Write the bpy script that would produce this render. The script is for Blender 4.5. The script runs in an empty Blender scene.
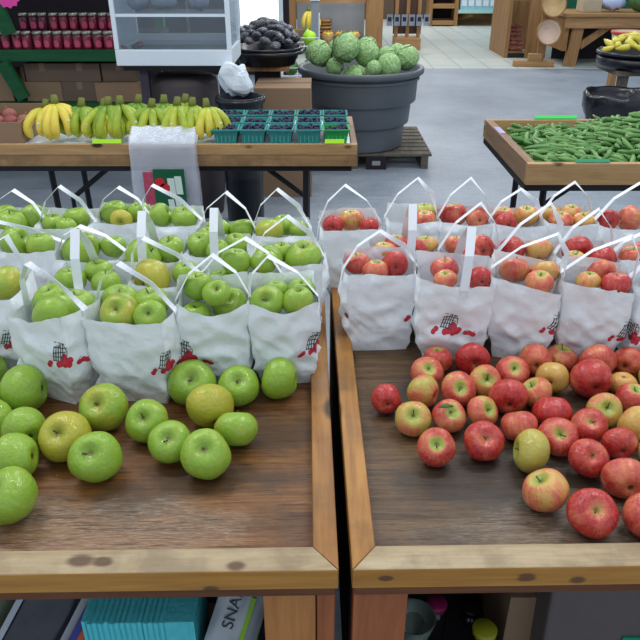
import bpy, math, random
from mathutils import Vector, Matrix, Quaternion, noise
R = math.radians
rnd = random.Random(7)
C = bpy.context.scene.collection
S = bpy.context.scene
# ------------------------------------------------------------------ camera
CAM = Vector((0, 0, 1.55)); TILT = R(28.2); F = 690.0
FW = Vector((0, math.cos(TILT), -math.sin(TILT))); UP = Vector((0, math.sin(TILT), math.cos(TILT)))
def ray(px, py): return FW * F + Vector((1, 0, 0)) * (px - 320) + UP * (320 - py)
def U(px, py, z):                      # where the line of sight meets a level plane
    d = ray(px, py); return CAM + d * ((z - CAM.z) / d.z)
def D(px, py, Y):                      # where it meets an upright plane at distance Y
    d = ray(px, py); return CAM + d * (Y / d.y)
def axial(p): return (p - CAM).dot(FW)
cd = bpy.data.cameras.new('camera'); cd.sensor_width = 36; cd.lens = F / 640 * 36; cd.clip_start = .02
co = bpy.data.objects.new('camera', cd); C.objects.link(co)
co.location = CAM; co.rotation_euler = (math.pi / 2 - TILT, 0, 0); S.camera = co
S.view_settings.view_transform = 'Standard'; S.view_settings.look = 'None'; S.view_settings.gamma = 1
S.view_settings.exposure = 0.0
# ------------------------------------------------------------------ materials
def lin(c):
    return tuple(((v / 255) / 12.92 if v / 255 <= .04045 else ((v / 255 + .055) / 1.055) ** 2.4) for v in c) + (1,)
class NT:
    def __init__(s, name):
        s.m = bpy.data.materials.new(name); s.m.use_nodes = True; s.t = s.m.node_tree; s.t.nodes.clear()
        s.out = s.n('ShaderNodeOutputMaterial')
    def n(s, typ, **k):
        o = s.t.nodes.new(typ)
        for a, v in k.items():
            if a.startswith('i_'): s.put(o.inputs[a[2:].replace('_', ' ')], v)
            elif a.startswith('x'): s.put(o.inputs[int(a[1:])], v)
            else: setattr(o, a, v)
        return o
    def put(s, sock, v):
        if isinstance(v, bpy.types.NodeSocket): s.t.links.new(v, sock)
        elif v is not None: sock.default_value = v
    def math(s, op, a, b=None, c=None, clamp=False):
        o = s.n('ShaderNodeMath', operation=op, use_clamp=clamp); s.put(o.inputs[0], a)
        if b is not None: s.put(o.inputs[1], b)
        if c is not None: s.put(o.inputs[2], c)
        return o.outputs[0]
    def mix(s, f, a, b, mode='MIX'):
        o = s.n('ShaderNodeMix', data_type='RGBA', blend_type=mode); s.put(o.inputs[0], f); s.put(o.inputs[6], a); s.put(o.inputs[7], b)
        return o.outputs[2]
    def ramp(s, f, stops):
        o = s.n('ShaderNodeValToRGB'); s.put(o.inputs[0], f); e = o.color_ramp.elements
        while len(e) < len(stops): e.new(.5)
        for i, (p, c) in enumerate(stops): e[i].position = p; e[i].color = c if len(c) == 4 else tuple(c) + (1,)
        return o.outputs[0]
    def step(s, f, a, b):
        o = s.n('ShaderNodeMapRange', interpolation_type='SMOOTHSTEP'); s.put(o.inputs[0], f); s.put(o.inputs[1], a); s.put(o.inputs[2], b)
        return o.outputs[0]
    def co(s, scale=(1, 1, 1), loc=(0, 0, 0), rot=(0, 0, 0), kind='Object'):
        t = s.n('ShaderNodeTexCoord'); m = s.n('ShaderNodeMapping'); s.put(m.inputs[0], t.outputs[kind])
        m.inputs[1].default_value = loc; m.inputs[2].default_value = rot; m.inputs[3].default_value = scale
        return m.outputs[0]
    def noise(s, v, scale, detail=4, rough=.55, dist=0):
        o = s.n('ShaderNodeTexNoise'); s.put(o.inputs['Vector'], v); o.inputs['Scale'].default_value = scale
        o.inputs['Detail'].default_value = detail; o.inputs['Roughness'].default_value = rough; o.inputs['Distortion'].default_value = dist
        return o.outputs[0]
    def voro(s, v, scale, rand=1):
        o = s.n('ShaderNodeTexVoronoi'); s.put(o.inputs['Vector'], v); o.inputs['Scale'].default_value = scale
        o.inputs['Randomness'].default_value = rand
        return o
    def bump(s, h, st, dist=.01):
        o = s.n('ShaderNodeBump'); s.put(o.inputs['Height'], h); o.inputs['Strength'].default_value = st; o.inputs['Distance'].default_value = dist
        return o.outputs[0]
    def bsdf(s, col, rough=.5, spec=.5, metal=0, normal=None, **k):
        o = s.n('ShaderNodeBsdfPrincipled'); s.put(o.inputs['Base Color'], col); s.put(o.inputs['Roughness'], rough)
        s.put(o.inputs['Specular IOR Level'], spec); s.put(o.inputs['Metallic'], metal)
        if normal is not None: s.put(o.inputs['Normal'], normal)
        for a, v in k.items(): s.put(o.inputs[a.replace('_', ' ')], v)
        return o.outputs[0]
    def done(s, sh): s.t.links.new(sh, s.out.inputs[0]); return s.m
def plain(name, c, rough=.6, spec=.4, metal=0, vary=.12, scale=9, bump=0):
    t = NT(name); n = t.noise(t.co(), scale, 4)
    col = t.mix(n, lin([v * (1 - vary) for v in c]), lin([min(255, v * (1 + vary)) for v in c]))
    return t.done(t.bsdf(col, rough, spec, metal, t.bump(n, bump) if bump else None))
def wood(name, c1, c2, axis=0, scale=1, rough=.5, spec=.35, knots=0, dirt=None, dirt_amt=.5, bump=.15, spots=()):
    t = NT(name); sc = [11 * scale] * 3; sc[axis] = .9 * scale
    oi = t.n('ShaderNodeObjectInfo')
    v = t.co(tuple(sc)); vv = t.n('ShaderNodeVectorMath', operation='ADD'); t.put(vv.inputs[0], v)
    cmb = t.n('ShaderNodeCombineXYZ'); r7 = t.math('MULTIPLY', oi.outputs['Random'], 37.0)
    for i in range(3): t.put(cmb.inputs[i], r7)
    t.put(vv.inputs[1], cmb.outputs[0]); v = vv.outputs[0]
    n1 = t.noise(v, 2.2, 5, .6, .9); n2 = t.noise(v, 14, 3, .6)
    f = t.math('ADD', t.math('MULTIPLY', n1, .75), t.math('MULTIPLY', n2, .25))
    col = t.ramp(f, [(.3, lin(c1)), (.68, lin(c2))])
    if knots:
        ks = [3.2] * 3; ks[axis] = 1.6
        d = t.voro(t.co(tuple(k * knots for k in ks)), 3.0).outputs['Distance']
        col = t.mix(t.step(d, .17, .08), col, lin([v * .38 for v in c1]))
    if dirt:
        n3 = t.noise(t.co((3, 3, 3)), 2.5, 6, .65)
        col = t.mix(t.math('MULTIPLY', t.step(n3, .42, .62), dirt_amt), col, lin(dirt))
    for sx, sy, sz, sr in spots:
        d = t.n('ShaderNodeVectorMath', operation='DISTANCE'); t.put(d.inputs[0], t.co((.6, 1, 1))); d.inputs[1].default_value = (sx * .6, sy, sz)
        dd = t.math('ADD', d.outputs['Value'], t.math('MULTIPLY', t.math('SUBTRACT', n1, .5), .012)); col = t.mix(t.math('MULTIPLY', t.step(dd, sr, sr * .45), .8), col, lin((78, 50, 40)))
    return t.done(t.bsdf(col, rough, spec, 0, t.bump(f, bump, .004)))
def apple_mat(name, kind):
    t = NT(name); tc = t.n('ShaderNodeTexCoord'); oc = tc.outputs['Object']
    sx = t.n('ShaderNodeSeparateXYZ'); t.put(sx.inputs[0], oc); x, y, z = sx.outputs
    oi = t.n('ShaderNodeObjectInfo'); rn = oi.outputs['Random']
    sc = t.n('ShaderNodeSeparateColor'); t.put(sc.inputs[0], oi.outputs['Color']); cr, cg, cb = sc.outputs
    off = t.n('ShaderNodeCombineXYZ'); t.put(off.inputs[0], t.math('MULTIPLY', rn, 50.)); t.put(off.inputs[1], t.math('MULTIPLY', rn, 31.))
    vv = t.n('ShaderNodeVectorMath', operation='ADD'); t.put(vv.inputs[0], oc); t.put(vv.inputs[1], off.outputs[0]); p = vv.outputs[0]
    # streaks run from stem to calyx: noise on the direction around the axis
    rad = t.math('SQRT', t.math('ADD', t.math('MULTIPLY', x, x), t.math('MULTIPLY', y, y)))
    st = t.n('ShaderNodeCombineXYZ'); t.put(st.inputs[0], t.math('DIVIDE', x, t.math('ADD', rad, .05)))
    t.put(st.inputs[1], t.math('DIVIDE', y, t.math('ADD', rad, .05))); t.put(st.inputs[2], t.math('ADD', t.math('MULTIPLY', z, .12), t.math('MULTIPLY', rn, 40.)))
    streak = t.noise(st.outputs[0], 9, 4, .7); big = t.noise(p, 1.1, 3, .5); mid = t.noise(p, 4, 4, .6)
    lent = t.voro(p, 11).outputs['Distance']; dots = t.step(lent, .16, .06)
    top = t.math('MULTIPLY', t.step(rad, .62, .1), t.step(z, .1, .5)); calyx = t.math('MULTIPLY', t.step(rad, .2, .06), t.step(z, -.2, -.6))
    if kind == 'red':
        f = t.math('ADD', t.math('ADD', t.math('MULTIPLY', streak, .62), t.math('MULTIPLY', big, .95)), t.math('SUBTRACT', t.math('MULTIPLY', cr, .92), .98))
        f = t.math('SUBTRACT', f, t.math('MULTIPLY', top, t.math('MULTIPLY', cb, .8)))
        under = t.mix(cg, lin((172, 172, 74)), lin((214, 160, 88)))
        under = t.mix(top, under, lin((150, 170, 70)))
        red = t.mix(t.step(mid, .3, .7), lin((196, 58, 50)), lin((160, 30, 38)))
        blush = t.mix(mid, lin((214, 130, 88)), lin((206, 98, 80)))
        c = t.mix(t.step(f, .08, .34), under, blush); c = t.mix(t.step(f, .26, .66), c, red)
        c = t.mix(t.math('MULTIPLY', t.step(streak, .5, .72), t.math('MULTIPLY', t.step(f, .3, .5), .3)), c, lin((208, 120, 104)))
        c = t.mix(t.math('MULTIPLY', dots, .34), c, lin((222, 168, 142)))
        rough, spec = .17, .5
    else:
        g = t.mix(mid, lin((124, 160, 44)), lin((152, 186, 68)))
        yel = t.mix(mid, lin((170, 166, 46)), lin((186, 176, 66)))
        c = t.mix(t.step(t.math('ADD', t.math('MULTIPLY', cr, 1.1), t.math('MULTIPLY', t.math('SUBTRACT', big, .5), 1.3)), .25, .9), g, yel)
        c = t.mix(t.math('MULTIPLY', t.step(streak, .5, .8), .25), c, lin((168, 200, 84)))
        c = t.mix(t.math('MULTIPLY', dots, .38), c, lin((186, 208, 116)))
        sp = t.voro(p, 2.3).outputs['Distance']; c = t.mix(t.step(sp, .045, .03), c, lin((70, 62, 24)))
        c = t.mix(t.math('MULTIPLY', top, .35), c, lin((96, 128, 34)))
        rough, spec = .17, .5
    c = t.mix(t.math('MULTIPLY', t.math('MULTIPLY', t.step(rad, .2, .04), t.step(z, .1, .5)), .75), c, lin((104, 92, 40)))
    c = t.mix(t.math('MULTIPLY', calyx, .9), c, lin((66, 48, 26)))
    return t.done(t.bsdf(c, t.math('ADD', rough, t.math('MULTIPLY', mid, .12)), spec, 0, t.bump(t.noise(p, 6, 3), .12, .05), Subsurface_Weight=.06, Subsurface_Radius=(.012, .008, .004), Subsurface_Scale=.3))
def paper_mat():
    t = NT('white_bag_paper'); p = t.co(); n = t.noise(p, 26, 5, .6); n2 = t.noise(p, 220, 2); v = t.noise(p, 9, 3, .5, 1.2)
    col = t.mix(n, lin((240, 246, 250)), lin((247, 251, 253)))
    nm = t.bump(t.math('ADD', t.math('MULTIPLY', n, .7), t.math('ADD', t.math('MULTIPLY', n2, .1), v)), .55, .01)
    pr = t.bsdf(col, .62, .25, 0, nm)
    tr = t.n('ShaderNodeBsdfTranslucent'); t.put(tr.inputs[0], lin((225, 230, 234))); t.put(tr.inputs[1], nm)
    mx = t.n('ShaderNodeMixShader'); mx.inputs[0].default_value = .12; t.put(mx.inputs[1], pr); t.put(mx.inputs[2], tr.outputs[0])
    return t.done(mx.outputs[0])
def plywood_mat(name, tones, worn, stains, worn_glare_c=(164, 150, 132), stainc=(56, 43, 32)):
    """worn and stains: (x, y, radius x, radius y) of rubbed (left panel: with painted glare) and blackened patches, metres on the panel"""
    t = NT(name); o3 = t.co()
    warp = t.noise(t.co((1, 1, 1)), 6, 5, .65); fine = t.noise(t.co((9, 90, 4)), 5, 6, .75, .5); g = t.noise(t.co((1.5, 30, 4)), 3, 7, .7, .6); blot = t.noise(t.co((1, 2.2, 1)), 4.5, 6, .62)
    sx = t.n('ShaderNodeSeparateXYZ'); t.put(sx.inputs[0], o3)
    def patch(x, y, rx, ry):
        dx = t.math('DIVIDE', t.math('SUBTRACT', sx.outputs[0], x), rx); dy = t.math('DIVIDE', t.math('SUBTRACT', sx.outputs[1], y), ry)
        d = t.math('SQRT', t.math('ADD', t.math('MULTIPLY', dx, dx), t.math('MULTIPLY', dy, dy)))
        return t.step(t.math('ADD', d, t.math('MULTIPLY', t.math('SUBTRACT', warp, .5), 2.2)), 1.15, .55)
    f = t.math('ADD', t.math('MULTIPLY', g, .6), t.math('MULTIPLY', fine, .4))
    col = t.ramp(f, [(.36, lin(tones[0])), (.5, lin(tones[1])), (.66, lin(tones[2]))])
    col = t.mix(t.math('MULTIPLY', t.step(blot, .5, .66), .45), col, lin(stainc))
    for s in stains: col = t.mix(t.math('MULTIPLY', patch(*s), .72), col, lin(stainc))
    for s in worn: col = t.mix(t.math('MULTIPLY', patch(*s), t.math('ADD', .12, t.math('MULTIPLY', t.step(fine, .46, .62), .5))), col, lin(worn_glare_c))
    crk = t.noise(t.co((3, 75, 2)), 4, 5, .6, .6); col = t.mix(t.math('MULTIPLY', t.step(crk, .43, .36), .7), col, lin([v * .62 for v in tones[0]]))
    sp = t.voro(t.co((14, 14, 1)), 1.3).outputs['Distance']; col = t.mix(t.step(sp, .03, .02), col, lin((206, 198, 184)))
    return t.done(t.bsdf(col, t.math('ADD', .27, t.math('MULTIPLY', blot, .35)), .45, 0, t.bump(f, .3, .004)))
def concrete_mat():
    t = NT('painted_concrete'); n = t.noise(t.co(), .9, 6, .6); n2 = t.noise(t.co((1, 4, 1)), 6, 5, .65); n3 = t.noise(t.co(), 40, 3)
    f = t.math('ADD', t.math('MULTIPLY', n, .5), t.math('ADD', t.math('MULTIPLY', n2, .32), t.math('MULTIPLY', n3, .18)))
    col = t.ramp(f, [(.34, lin((108, 118, 130))), (.52, lin((138, 148, 159))), (.68, lin((164, 174, 183)))])
    return t.done(t.bsdf(col, t.math('ADD', .32, t.math('MULTIPLY', n2, .25)), .4, 0, t.bump(n3, .08, .003)))
def tile_mat():
    t = NT('pale_floor_tile'); b = t.n('ShaderNodeTexBrick'); t.put(b.inputs[0], t.co()); b.offset = 0
    b.inputs['Color1'].default_value = lin((196, 205, 200)); b.inputs['Color2'].default_value = lin((184, 194, 190)); b.inputs['Mortar'].default_value = lin((140, 146, 144))
    b.inputs['Scale'].default_value = 1; b.inputs['Mortar Size'].default_value = .008; b.inputs['Brick Width'].default_value = .42; b.inputs['Row Height'].default_value = .85
    return t.done(t.bsdf(t.mix(.25, b.outputs[0], t.noise(t.co(), 3, 4), 'MULTIPLY'), .35, .4))
def clear_mat(name, c=(225, 232, 238), opac=.25, rough=.12, bump=0):
    t = NT(name); n = t.noise(t.co(), 30, 4, .6, 1.5); nm = t.bump(n, bump, .01) if bump else None
    tr = t.n('ShaderNodeBsdfTransparent'); pr = t.bsdf(lin(c), rough, .6, 0, nm); mx = t.n('ShaderNodeMixShader')
    fr = t.n('ShaderNodeFresnel'); fr.inputs[0].default_value = 1.4
    if nm is not None: t.put(fr.inputs['Normal'], nm)
    t.put(mx.inputs[0], t.math('ADD', opac, fr.outputs[0], clamp=True)); t.put(mx.inputs[1], tr.outputs[0]); t.put(mx.inputs[2], pr)
    return t.done(mx.outputs[0])
def emit_mat(name, c, s):
    t = NT(name); e = t.n('ShaderNodeEmission'); e.inputs[0].default_value = lin(c); e.inputs[1].default_value = s
    return t.done(e.outputs[0])
def grad_mat(name, ca, cb, cc, rough=.4):     # banana skin: ripeness from the object's colour
    t = NT(name); oi = t.n('ShaderNodeObjectInfo'); sc = t.n('ShaderNodeSeparateColor'); t.put(sc.inputs[0], oi.outputs['Color'])
    n = t.noise(t.co((8, 8, 8)), 2.5, 3); tc = t.n('ShaderNodeTexCoord'); sz = t.n('ShaderNodeSeparateXYZ'); t.put(sz.inputs[0], tc.outputs['Object'])
    f = t.math('ADD', t.math('ADD', sc.outputs[0], t.math('MULTIPLY', t.math('SUBTRACT', n, .5), .6)), t.math('MULTIPLY', t.math('SUBTRACT', .085, sz.outputs[2]), 2.6))
    return t.done(t.bsdf(t.ramp(f, [(.1, lin(ca)), (.45, lin(cb)), (.85, lin(cc))]), rough, .35))
M = {}
M['red'] = apple_mat('red_apple_skin', 'red'); M['green'] = apple_mat('green_apple_skin', 'green')
M['stem'] = plain('brown_stem', (84, 66, 38), .7); M['leaf'] = plain('dry_green_leaf', (74, 92, 40), .5, vary=.25, scale=60)
M['paper'] = paper_mat(); M['strap'] = plain('white_paper_strap', (234, 238, 243), .5, .3, vary=.02)
M['ink_red'] = plain('red_ink', (196, 44, 62), .6, vary=.05); M['ink_black'] = plain('black_ink', (52, 56, 62), .6, vary=.05)
M['ply'] = plywood_mat('worn_brown_plywood', ((78, 48, 24), (122, 80, 42), (154, 110, 62)), [(-.40, .10, .26, .08), (-.62, .12, .2, .06)], [(-.20, .22, .16, .05), (-.34, .17, .07, .05), (-.10, .32, .1, .07)])  # pale patches are wear plus varnish glare painted into the colour
M['ply2'] = plywood_mat('worn_dark_plywood', ((56, 42, 28), (94, 71, 46), (126, 99, 66)), [(.34, .10, .22, .05), (.5, .26, .2, .05)], [(.24, .2, .2, .09), (.4, .35, .25, .1), (.2, .42, .12, .08)], (142, 132, 120), (44, 40, 38))
M['rail'] = wood('varnished_pine_rail', (146, 94, 34), (202, 146, 66), 0, 1, .38, .4, knots=.8, spots=[(.245, 0, .806, .010), (.315, 0, .80, .009), (-.18, 0, .792, .008), (.055, 0, .808, .006), (-.5, 0, .8, .007)])
M['rail_y'] = wood('varnished_pine_side_rail', (132, 86, 36), (192, 138, 70), 1, 1, .38, .4, knots=.8, dirt=(90, 62, 40), dirt_amt=.4)
M['worn'] = wood('worn_bare_pine', (148, 124, 88), (192, 174, 142), 0, 1.4, .6, .25, knots=.6, dirt=(120, 104, 84), dirt_amt=.55, spots=[(-.355, .022, .825, .015), (-.325, .02, .825, .012), (-.145, .01, .825, .011), (-.56, .024, .825, .006), (-.02, .03, .825, .008)])
M['strip'] = wood('red_brown_strip', (84, 48, 24), (126, 78, 44), 0, 1, .45)
M['leg'] = wood('orange_pine_post', (156, 98, 48), (198, 136, 76), 2, 1, .5); M['leg_red'] = wood('reddish_pine_post', (134, 74, 42), (176, 104, 62), 2, 1, .5)
M['concrete'] = concrete_mat(); M['tile'] = tile_mat()
M['dark'] = plain('dark_wall', (44, 38, 44), .8, .2); M['black'] = plain('black_metal', (22, 22, 26), .45, .4)
M['tray'] = wood('tray_pine', (150, 116, 76), (190, 154, 108), 0, 1.2, .55, .3, knots=1.1)
M['tray_low'] = wood('tray_lower_board', (128, 98, 66), (168, 134, 94), 0, 1.2, .6, .25, dirt=(104, 84, 62), dirt_amt=.5)
M['tray_y'] = wood('tray_side_board', (118, 92, 72), (156, 126, 100), 1, 1.2, .6, .25)
M['farwood'] = wood('far_shelf_wood', (120, 86, 52), (168, 128, 84), 2, .6, .55, .3); M['farwood_x'] = wood('far_shelf_board', (128, 94, 58), (182, 142, 96), 0, .6, .55, .3)
M['greywood'] = wood('weathered_pallet_wood', (78, 74, 66), (118, 110, 98), 1, 1, .75, .2, dirt=(60, 58, 54), dirt_amt=.4)
M['greenwood'] = wood('green_painted_wood', (10, 66, 34), (18, 88, 48), 0, 1, .45, .3)
M['white'] = plain('white_enamel', (222, 232, 240), .35, .5, vary=.02); M['glass'] = clear_mat('clear_glass', (210, 225, 235), .05, .04)
M['metal'] = plain('grey_metal', (122, 130, 138), .35, .5, .3); M['grey'] = plain('grey_panel', (142, 148, 154), .6, vary=.06)
M['tub'] = plain('grey_stock_tank', (88, 94, 100), .45, .45, vary=.14, scale=4, bump=.06); M['blackplastic'] = plain('black_plastic', (24, 26, 34), .3, .5, bump=.15, scale=30)
M['card'] = plain('brown_cardboard', (142, 116, 92), .75, .2, vary=.07, scale=3); M['card_dark'] = plain('dull_cardboard', (112, 94, 80), .8, .2, vary=.08, scale=3)
M['cab'] = None
M['teal'] = plain('teal_pulp', (58, 136, 134), .75, .2, vary=.1, scale=60, bump=.25); M['teal_lt'] = plain('turquoise_pulp', (92, 204, 212), .75, .2, vary=.08, scale=60, bump=.25); M['greenbox'] = plain('green_pulp', (44, 150, 84), .7, .2)
M['berry'] = plain('blueberry_skin', (44, 46, 72), .5, .3, vary=.35, scale=50)
M['banana'] = grad_mat('banana_skin', (96, 138, 34), (168, 182, 56), (222, 200, 80)); M['banana_tip'] = plain('banana_stalk', (104, 112, 42), .7)
M['okra'] = plain('okra_skin', (104, 146, 82), .5, .35, vary=.3, scale=5); M['okra_dark'] = plain('okra_skin_dark', (80, 122, 62), .5, .3, vary=.35, scale=9); M['okra_cap'] = plain('okra_cap', (150, 176, 122), .6)
M['lidmetal'] = plain('jar_lid_metal', (150, 152, 140), .3, .5, .6); M['jam'] = plain('pink_red_preserve', (112, 30, 50), .2, .6, vary=.15); M['jamlabel'] = plain('pink_jar_label', (190, 70, 104), .5, vary=.05)
M['pink'] = plain('pink_card', (232, 70, 160), .5, vary=.04); M['lime'] = plain('lime_card', (170, 226, 40), .5, vary=.04); M['gsign'] = plain('green_card', (40, 200, 80), .5, vary=.05); M['gsign2'] = plain('sea_green_card', (28, 140, 98), .5, vary=.05)
M['lav'] = plain('lavender_cloth', (168, 164, 198), .8, vary=.08); M['onion'] = plain('red_onion_skin', (134, 66, 66), .45, .4, vary=.3, scale=12); M['potato'] = plain('rusty_onion_skin', (146, 92, 80), .6, .3, vary=.2, scale=12)
M['egg'] = plain('dark_purple_skin', (40, 32, 46), .1, .8, vary=.4, scale=10); M['wrap'] = clear_mat('cling_wrap', (215, 220, 232), .05, .05, .6)
M['pepper'] = plain('yellow_pepper_skin', (206, 194, 70), .3, .5, vary=.1); M['squash'] = plain('orange_squash_skin', (206, 156, 62), .45, vary=.15)
M['basket'] = plain('pale_basket_wood', (206, 178, 132), .6, vary=.12, scale=14); M['bowl'] = plain('cream_bowl', (214, 190, 172), .6, vary=.1)
M['bluepack'] = plain('pale_blue_pack', (146, 190, 208), .5, vary=.1); M['shelfteal'] = plain('mint_shelf_paint', (170, 212, 200), .5, vary=.05); M['packet'] = plain('grey_blue_packet', (120, 130, 148), .35, vary=.2, scale=20)
M['bluebag'] = plain('pale_blue_plastic', (176, 192, 226), .35, vary=.08); M['melon'] = plain('watermelon_rind', (70, 104, 62), .4, vary=.35, scale=14)
M['greenwall'] = plain('green_wall_paint', (16, 92, 62), .6, vary=.08); M['crate'] = plain('pale_crate', (176, 164, 140), .7, vary=.1)
M['red'] = M['red']; M['bright'] = emit_mat('daylight_pane', (244, 246, 255), 2.2)
M['blk_pack'] = plain('black_print_pack', (36, 40, 50), .25, .5, vary=.5, scale=30); M['wht_pack'] = plain('white_foil_pack', (168, 176, 182), .3, .5, vary=.12, scale=20); M['blue_ink'] = plain('blue_ink', (40, 52, 140), .4, vary=.05); M['orange_ink'] = plain('orange_ink', (186, 84, 40), .5, vary=.2); M['lime_ink'] = plain('lime_ink', (140, 190, 40), .5); M['olive_pack'] = plain('olive_pack', (96, 104, 84), .4, vary=.2)
M['bagfilm'] = clear_mat('clear_bag_film', (222, 228, 238), .22, .16, .25); M['print_green'] = plain('dark_green_print', (24, 92, 62), .35, vary=.06); M['print_red'] = plain('red_print', (206, 44, 54), .35, vary=.05); M['print_maroon'] = plain('raspberry_print', (170, 70, 92), .4, vary=.3, scale=90); M['print_white'] = plain('white_print', (206, 226, 216), .4, vary=.03)
M['magenta'] = plain('magenta_lid', (150, 36, 92), .4, vary=.06); M['yellowlid'] = plain('yellow_green_lid', (150, 152, 34), .4, vary=.06); M['darkjar'] = plain('dark_jar_glass', (30, 28, 28), .15, .6); M['sticker'] = plain('white_blue_sticker', (190, 214, 226), .5, vary=.03)
def cab_mat():
    t = NT('cabbage_leaf'); p = t.co(); n = t.noise(p, 5, 5, .6, .5); v = t.voro(p, 7); v.feature = 'DISTANCE_TO_EDGE'
    col = t.ramp(n, [(.3, lin((100, 146, 84))), (.5, lin((140, 182, 116))), (.7, lin((190, 214, 158)))])
    col = t.mix(t.math('MULTIPLY', t.step(v.outputs[0], .05, .0), .5), col, lin((188, 208, 164)))
    return t.done(t.bsdf(col, .5, .3, 0, t.bump(t.math('ADD', n, v.outputs[0]), .35, .06)))
M['cab'] = cab_mat()
# ------------------------------------------------------------------ objects
def tag(o, label=None, cat=None, group=None, kind=None):
    if label: o['label'] = label
    if cat: o['category'] = cat
    if group: o['group'] = group
    if kind: o['kind'] = kind
    return o
def empty(name, loc, rz=0, label=None, cat=None, group=None):
    o = bpy.data.objects.new(name, None); o.empty_display_size = .05; C.objects.link(o); o.location = loc; o.rotation_euler = (0, 0, rz)
    return tag(o, label, cat, group)
class MB:
    def __init__(s): s.v = []; s.f = []; s.m = []; s.mi = 0
    def add(s, vs, fs, mi=None):
        b = len(s.v); s.v += [tuple(p) for p in vs]
        for f in fs: s.f.append(tuple(b + i for i in f)); s.m.append(s.mi if mi is None else mi)
        return s
    def box(s, lo, hi, rot=None, piv=None, mi=None):
        x0, y0, z0 = lo; x1, y1, z1 = hi
        vs = [Vector(p) for p in ((x0, y0, z0), (x1, y0, z0), (x1, y1, z0), (x0, y1, z0), (x0, y0, z1), (x1, y0, z1), (x1, y1, z1), (x0, y1, z1))]
        if rot is not None:
            pv = Vector(piv) if piv is not None else (Vector(lo) + Vector(hi)) / 2; vs = [rot @ (p - pv) + pv for p in vs]
        return s.add(vs, [(0, 3, 2, 1), (4, 5, 6, 7), (0, 1, 5, 4), (1, 2, 6, 5), (2, 3, 7, 6), (3, 0, 4, 7)], mi)
    def bar(s, a, b, w, h, up=(0, 0, 1), mi=None):           # a squared bar from a to b
        a = Vector(a); b = Vector(b); d = (b - a).normalized(); u = Vector(up); r = d.cross(u)
        if r.length < 1e-4: r = d.cross(Vector((0, 1, 0)))
        r.normalize(); u = r.cross(d)
        vs = [p + r * (i * w / 2) + u * (j * h / 2) for p in (a, b) for i, j in ((-1, -1), (1, -1), (1, 1), (-1, 1))]
        return s.add(vs, [(0, 1, 2, 3), (7, 6, 5, 4), (0, 4, 5, 1), (1, 5, 6, 2), (2, 6, 7, 3), (3, 7, 4, 0)], mi)
    def tube(s, pts, rs, n=8, mi=None, sq=1):
        pts = [Vector(p) for p in pts]; rs = rs if isinstance(rs, (list, tuple)) else [rs] * len(pts); vs = []; ref = None
        for i, p in enumerate(pts):
            d = (pts[min(i + 1, len(pts) - 1)] - pts[max(i - 1, 0)]).normalized()
            if ref is None: ref = Vector((0, 0, 1)) if abs(d.z) < .9 else Vector((1, 0, 0))
            a = (ref - d * ref.dot(d)).normalized(); ref = a; b = d.cross(a)
            for k in range(n):
                t = 2 * math.pi * k / n; vs.append(p + (a * math.cos(t) + b * math.sin(t) * sq) * rs[i])
        m = len(pts); fs = [(i * n + k, i * n + (k + 1) % n, (i + 1) * n + (k + 1) % n, (i + 1) * n + k) for i in range(m - 1) for k in range(n)]
        fs += [tuple(range(n))[::-1], tuple((m - 1) * n + k for k in range(n))]
        return s.add(vs, fs, mi)
    def lathe(s, prof, n=24, c=(0, 0, 0), sx=1, sy=1, mi=None, ring=False):
        vs = []; c = Vector(c)
        for r, z in prof:
            for k in range(n):
                t = 2 * math.pi * k / n; vs.append(c + Vector((r * sx * math.cos(t), r * sy * math.sin(t), z)))
        fs = [(i * n + k, i * n + (k + 1) % n, (i + 1) * n + (k + 1) % n, (i + 1) * n + k) for i in range(len(prof) - 1) for k in range(n)]
        m = len(prof)
        if ring: fs += [((m - 1) * n + k, (m - 1) * n + (k + 1) % n, (k + 1) % n, k) for k in range(n)]
        if prof[0][0] > 1e-5 and not ring: fs.append(tuple(range(n))[::-1])
        if prof[-1][0] > 1e-5 and not ring: fs.append(tuple((len(prof) - 1) * n + k for k in range(n)))
        return s.add(vs, fs, mi)
    def prism(s, poly, z0, z1, mi=None, mtop=None):
        n = len(poly); vs = [(x, y, z0) for x, y in poly] + [(x, y, z1) for x, y in poly]
        s.add(vs, [tuple(range(n))[::-1]] + [(i, (i + 1) % n, n + (i + 1) % n, n + i) for i in range(n)], mi)
        b = len(s.v) - 2 * n; s.f.append(tuple(b + n + i for i in range(n))); s.m.append(s.mi if mtop is None else mtop); return s
    def ball(s, c, r, n=8, m=6, mi=None, sz=1, rot=None):
        vs = []
        for i in range(m + 1):
            a = math.pi * i / m
            for k in range(n):
                t = 2 * math.pi * k / n; p = Vector((math.sin(a) * math.cos(t), math.sin(a) * math.sin(t), math.cos(a) * sz)) * r
                vs.append(Vector(c) + (rot @ p if rot else p))
        return s.add(vs, [(i * n + k, (i + 1) * n + k, (i + 1) * n + (k + 1) % n, i * n + (k + 1) % n) for i in range(m) for k in range(n)], mi)
    def mesh(s, name, mats, smooth=False):
        me = bpy.data.meshes.new(name); me.from_pydata(s.v, [], s.f)
        for m in (mats if isinstance(mats, (list, tuple)) else [mats]): me.materials.append(m)
        me.polygons.foreach_set('material_index', s.m); me.polygons.foreach_set('use_smooth', [smooth] * len(s.f)); me.update(); return me
    def build(s, name, mats, parent=None, loc=(0, 0, 0), rz=0, smooth=False, bevel=0, solid=0):
        o = bpy.data.objects.new(name, s.mesh(name, mats, smooth)); C.objects.link(o); o.location = loc; o.rotation_euler = (0, 0, rz)
        if parent: o.parent = parent
        if solid: d = o.modifiers.new('thickness', 'SOLIDIFY'); d.thickness = solid; d.offset = 0
        if bevel: b = o.modifiers.new('edge', 'BEVEL'); b.width = bevel; b.segments = 2; b.limit_method = 'ANGLE'
        return o
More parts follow.
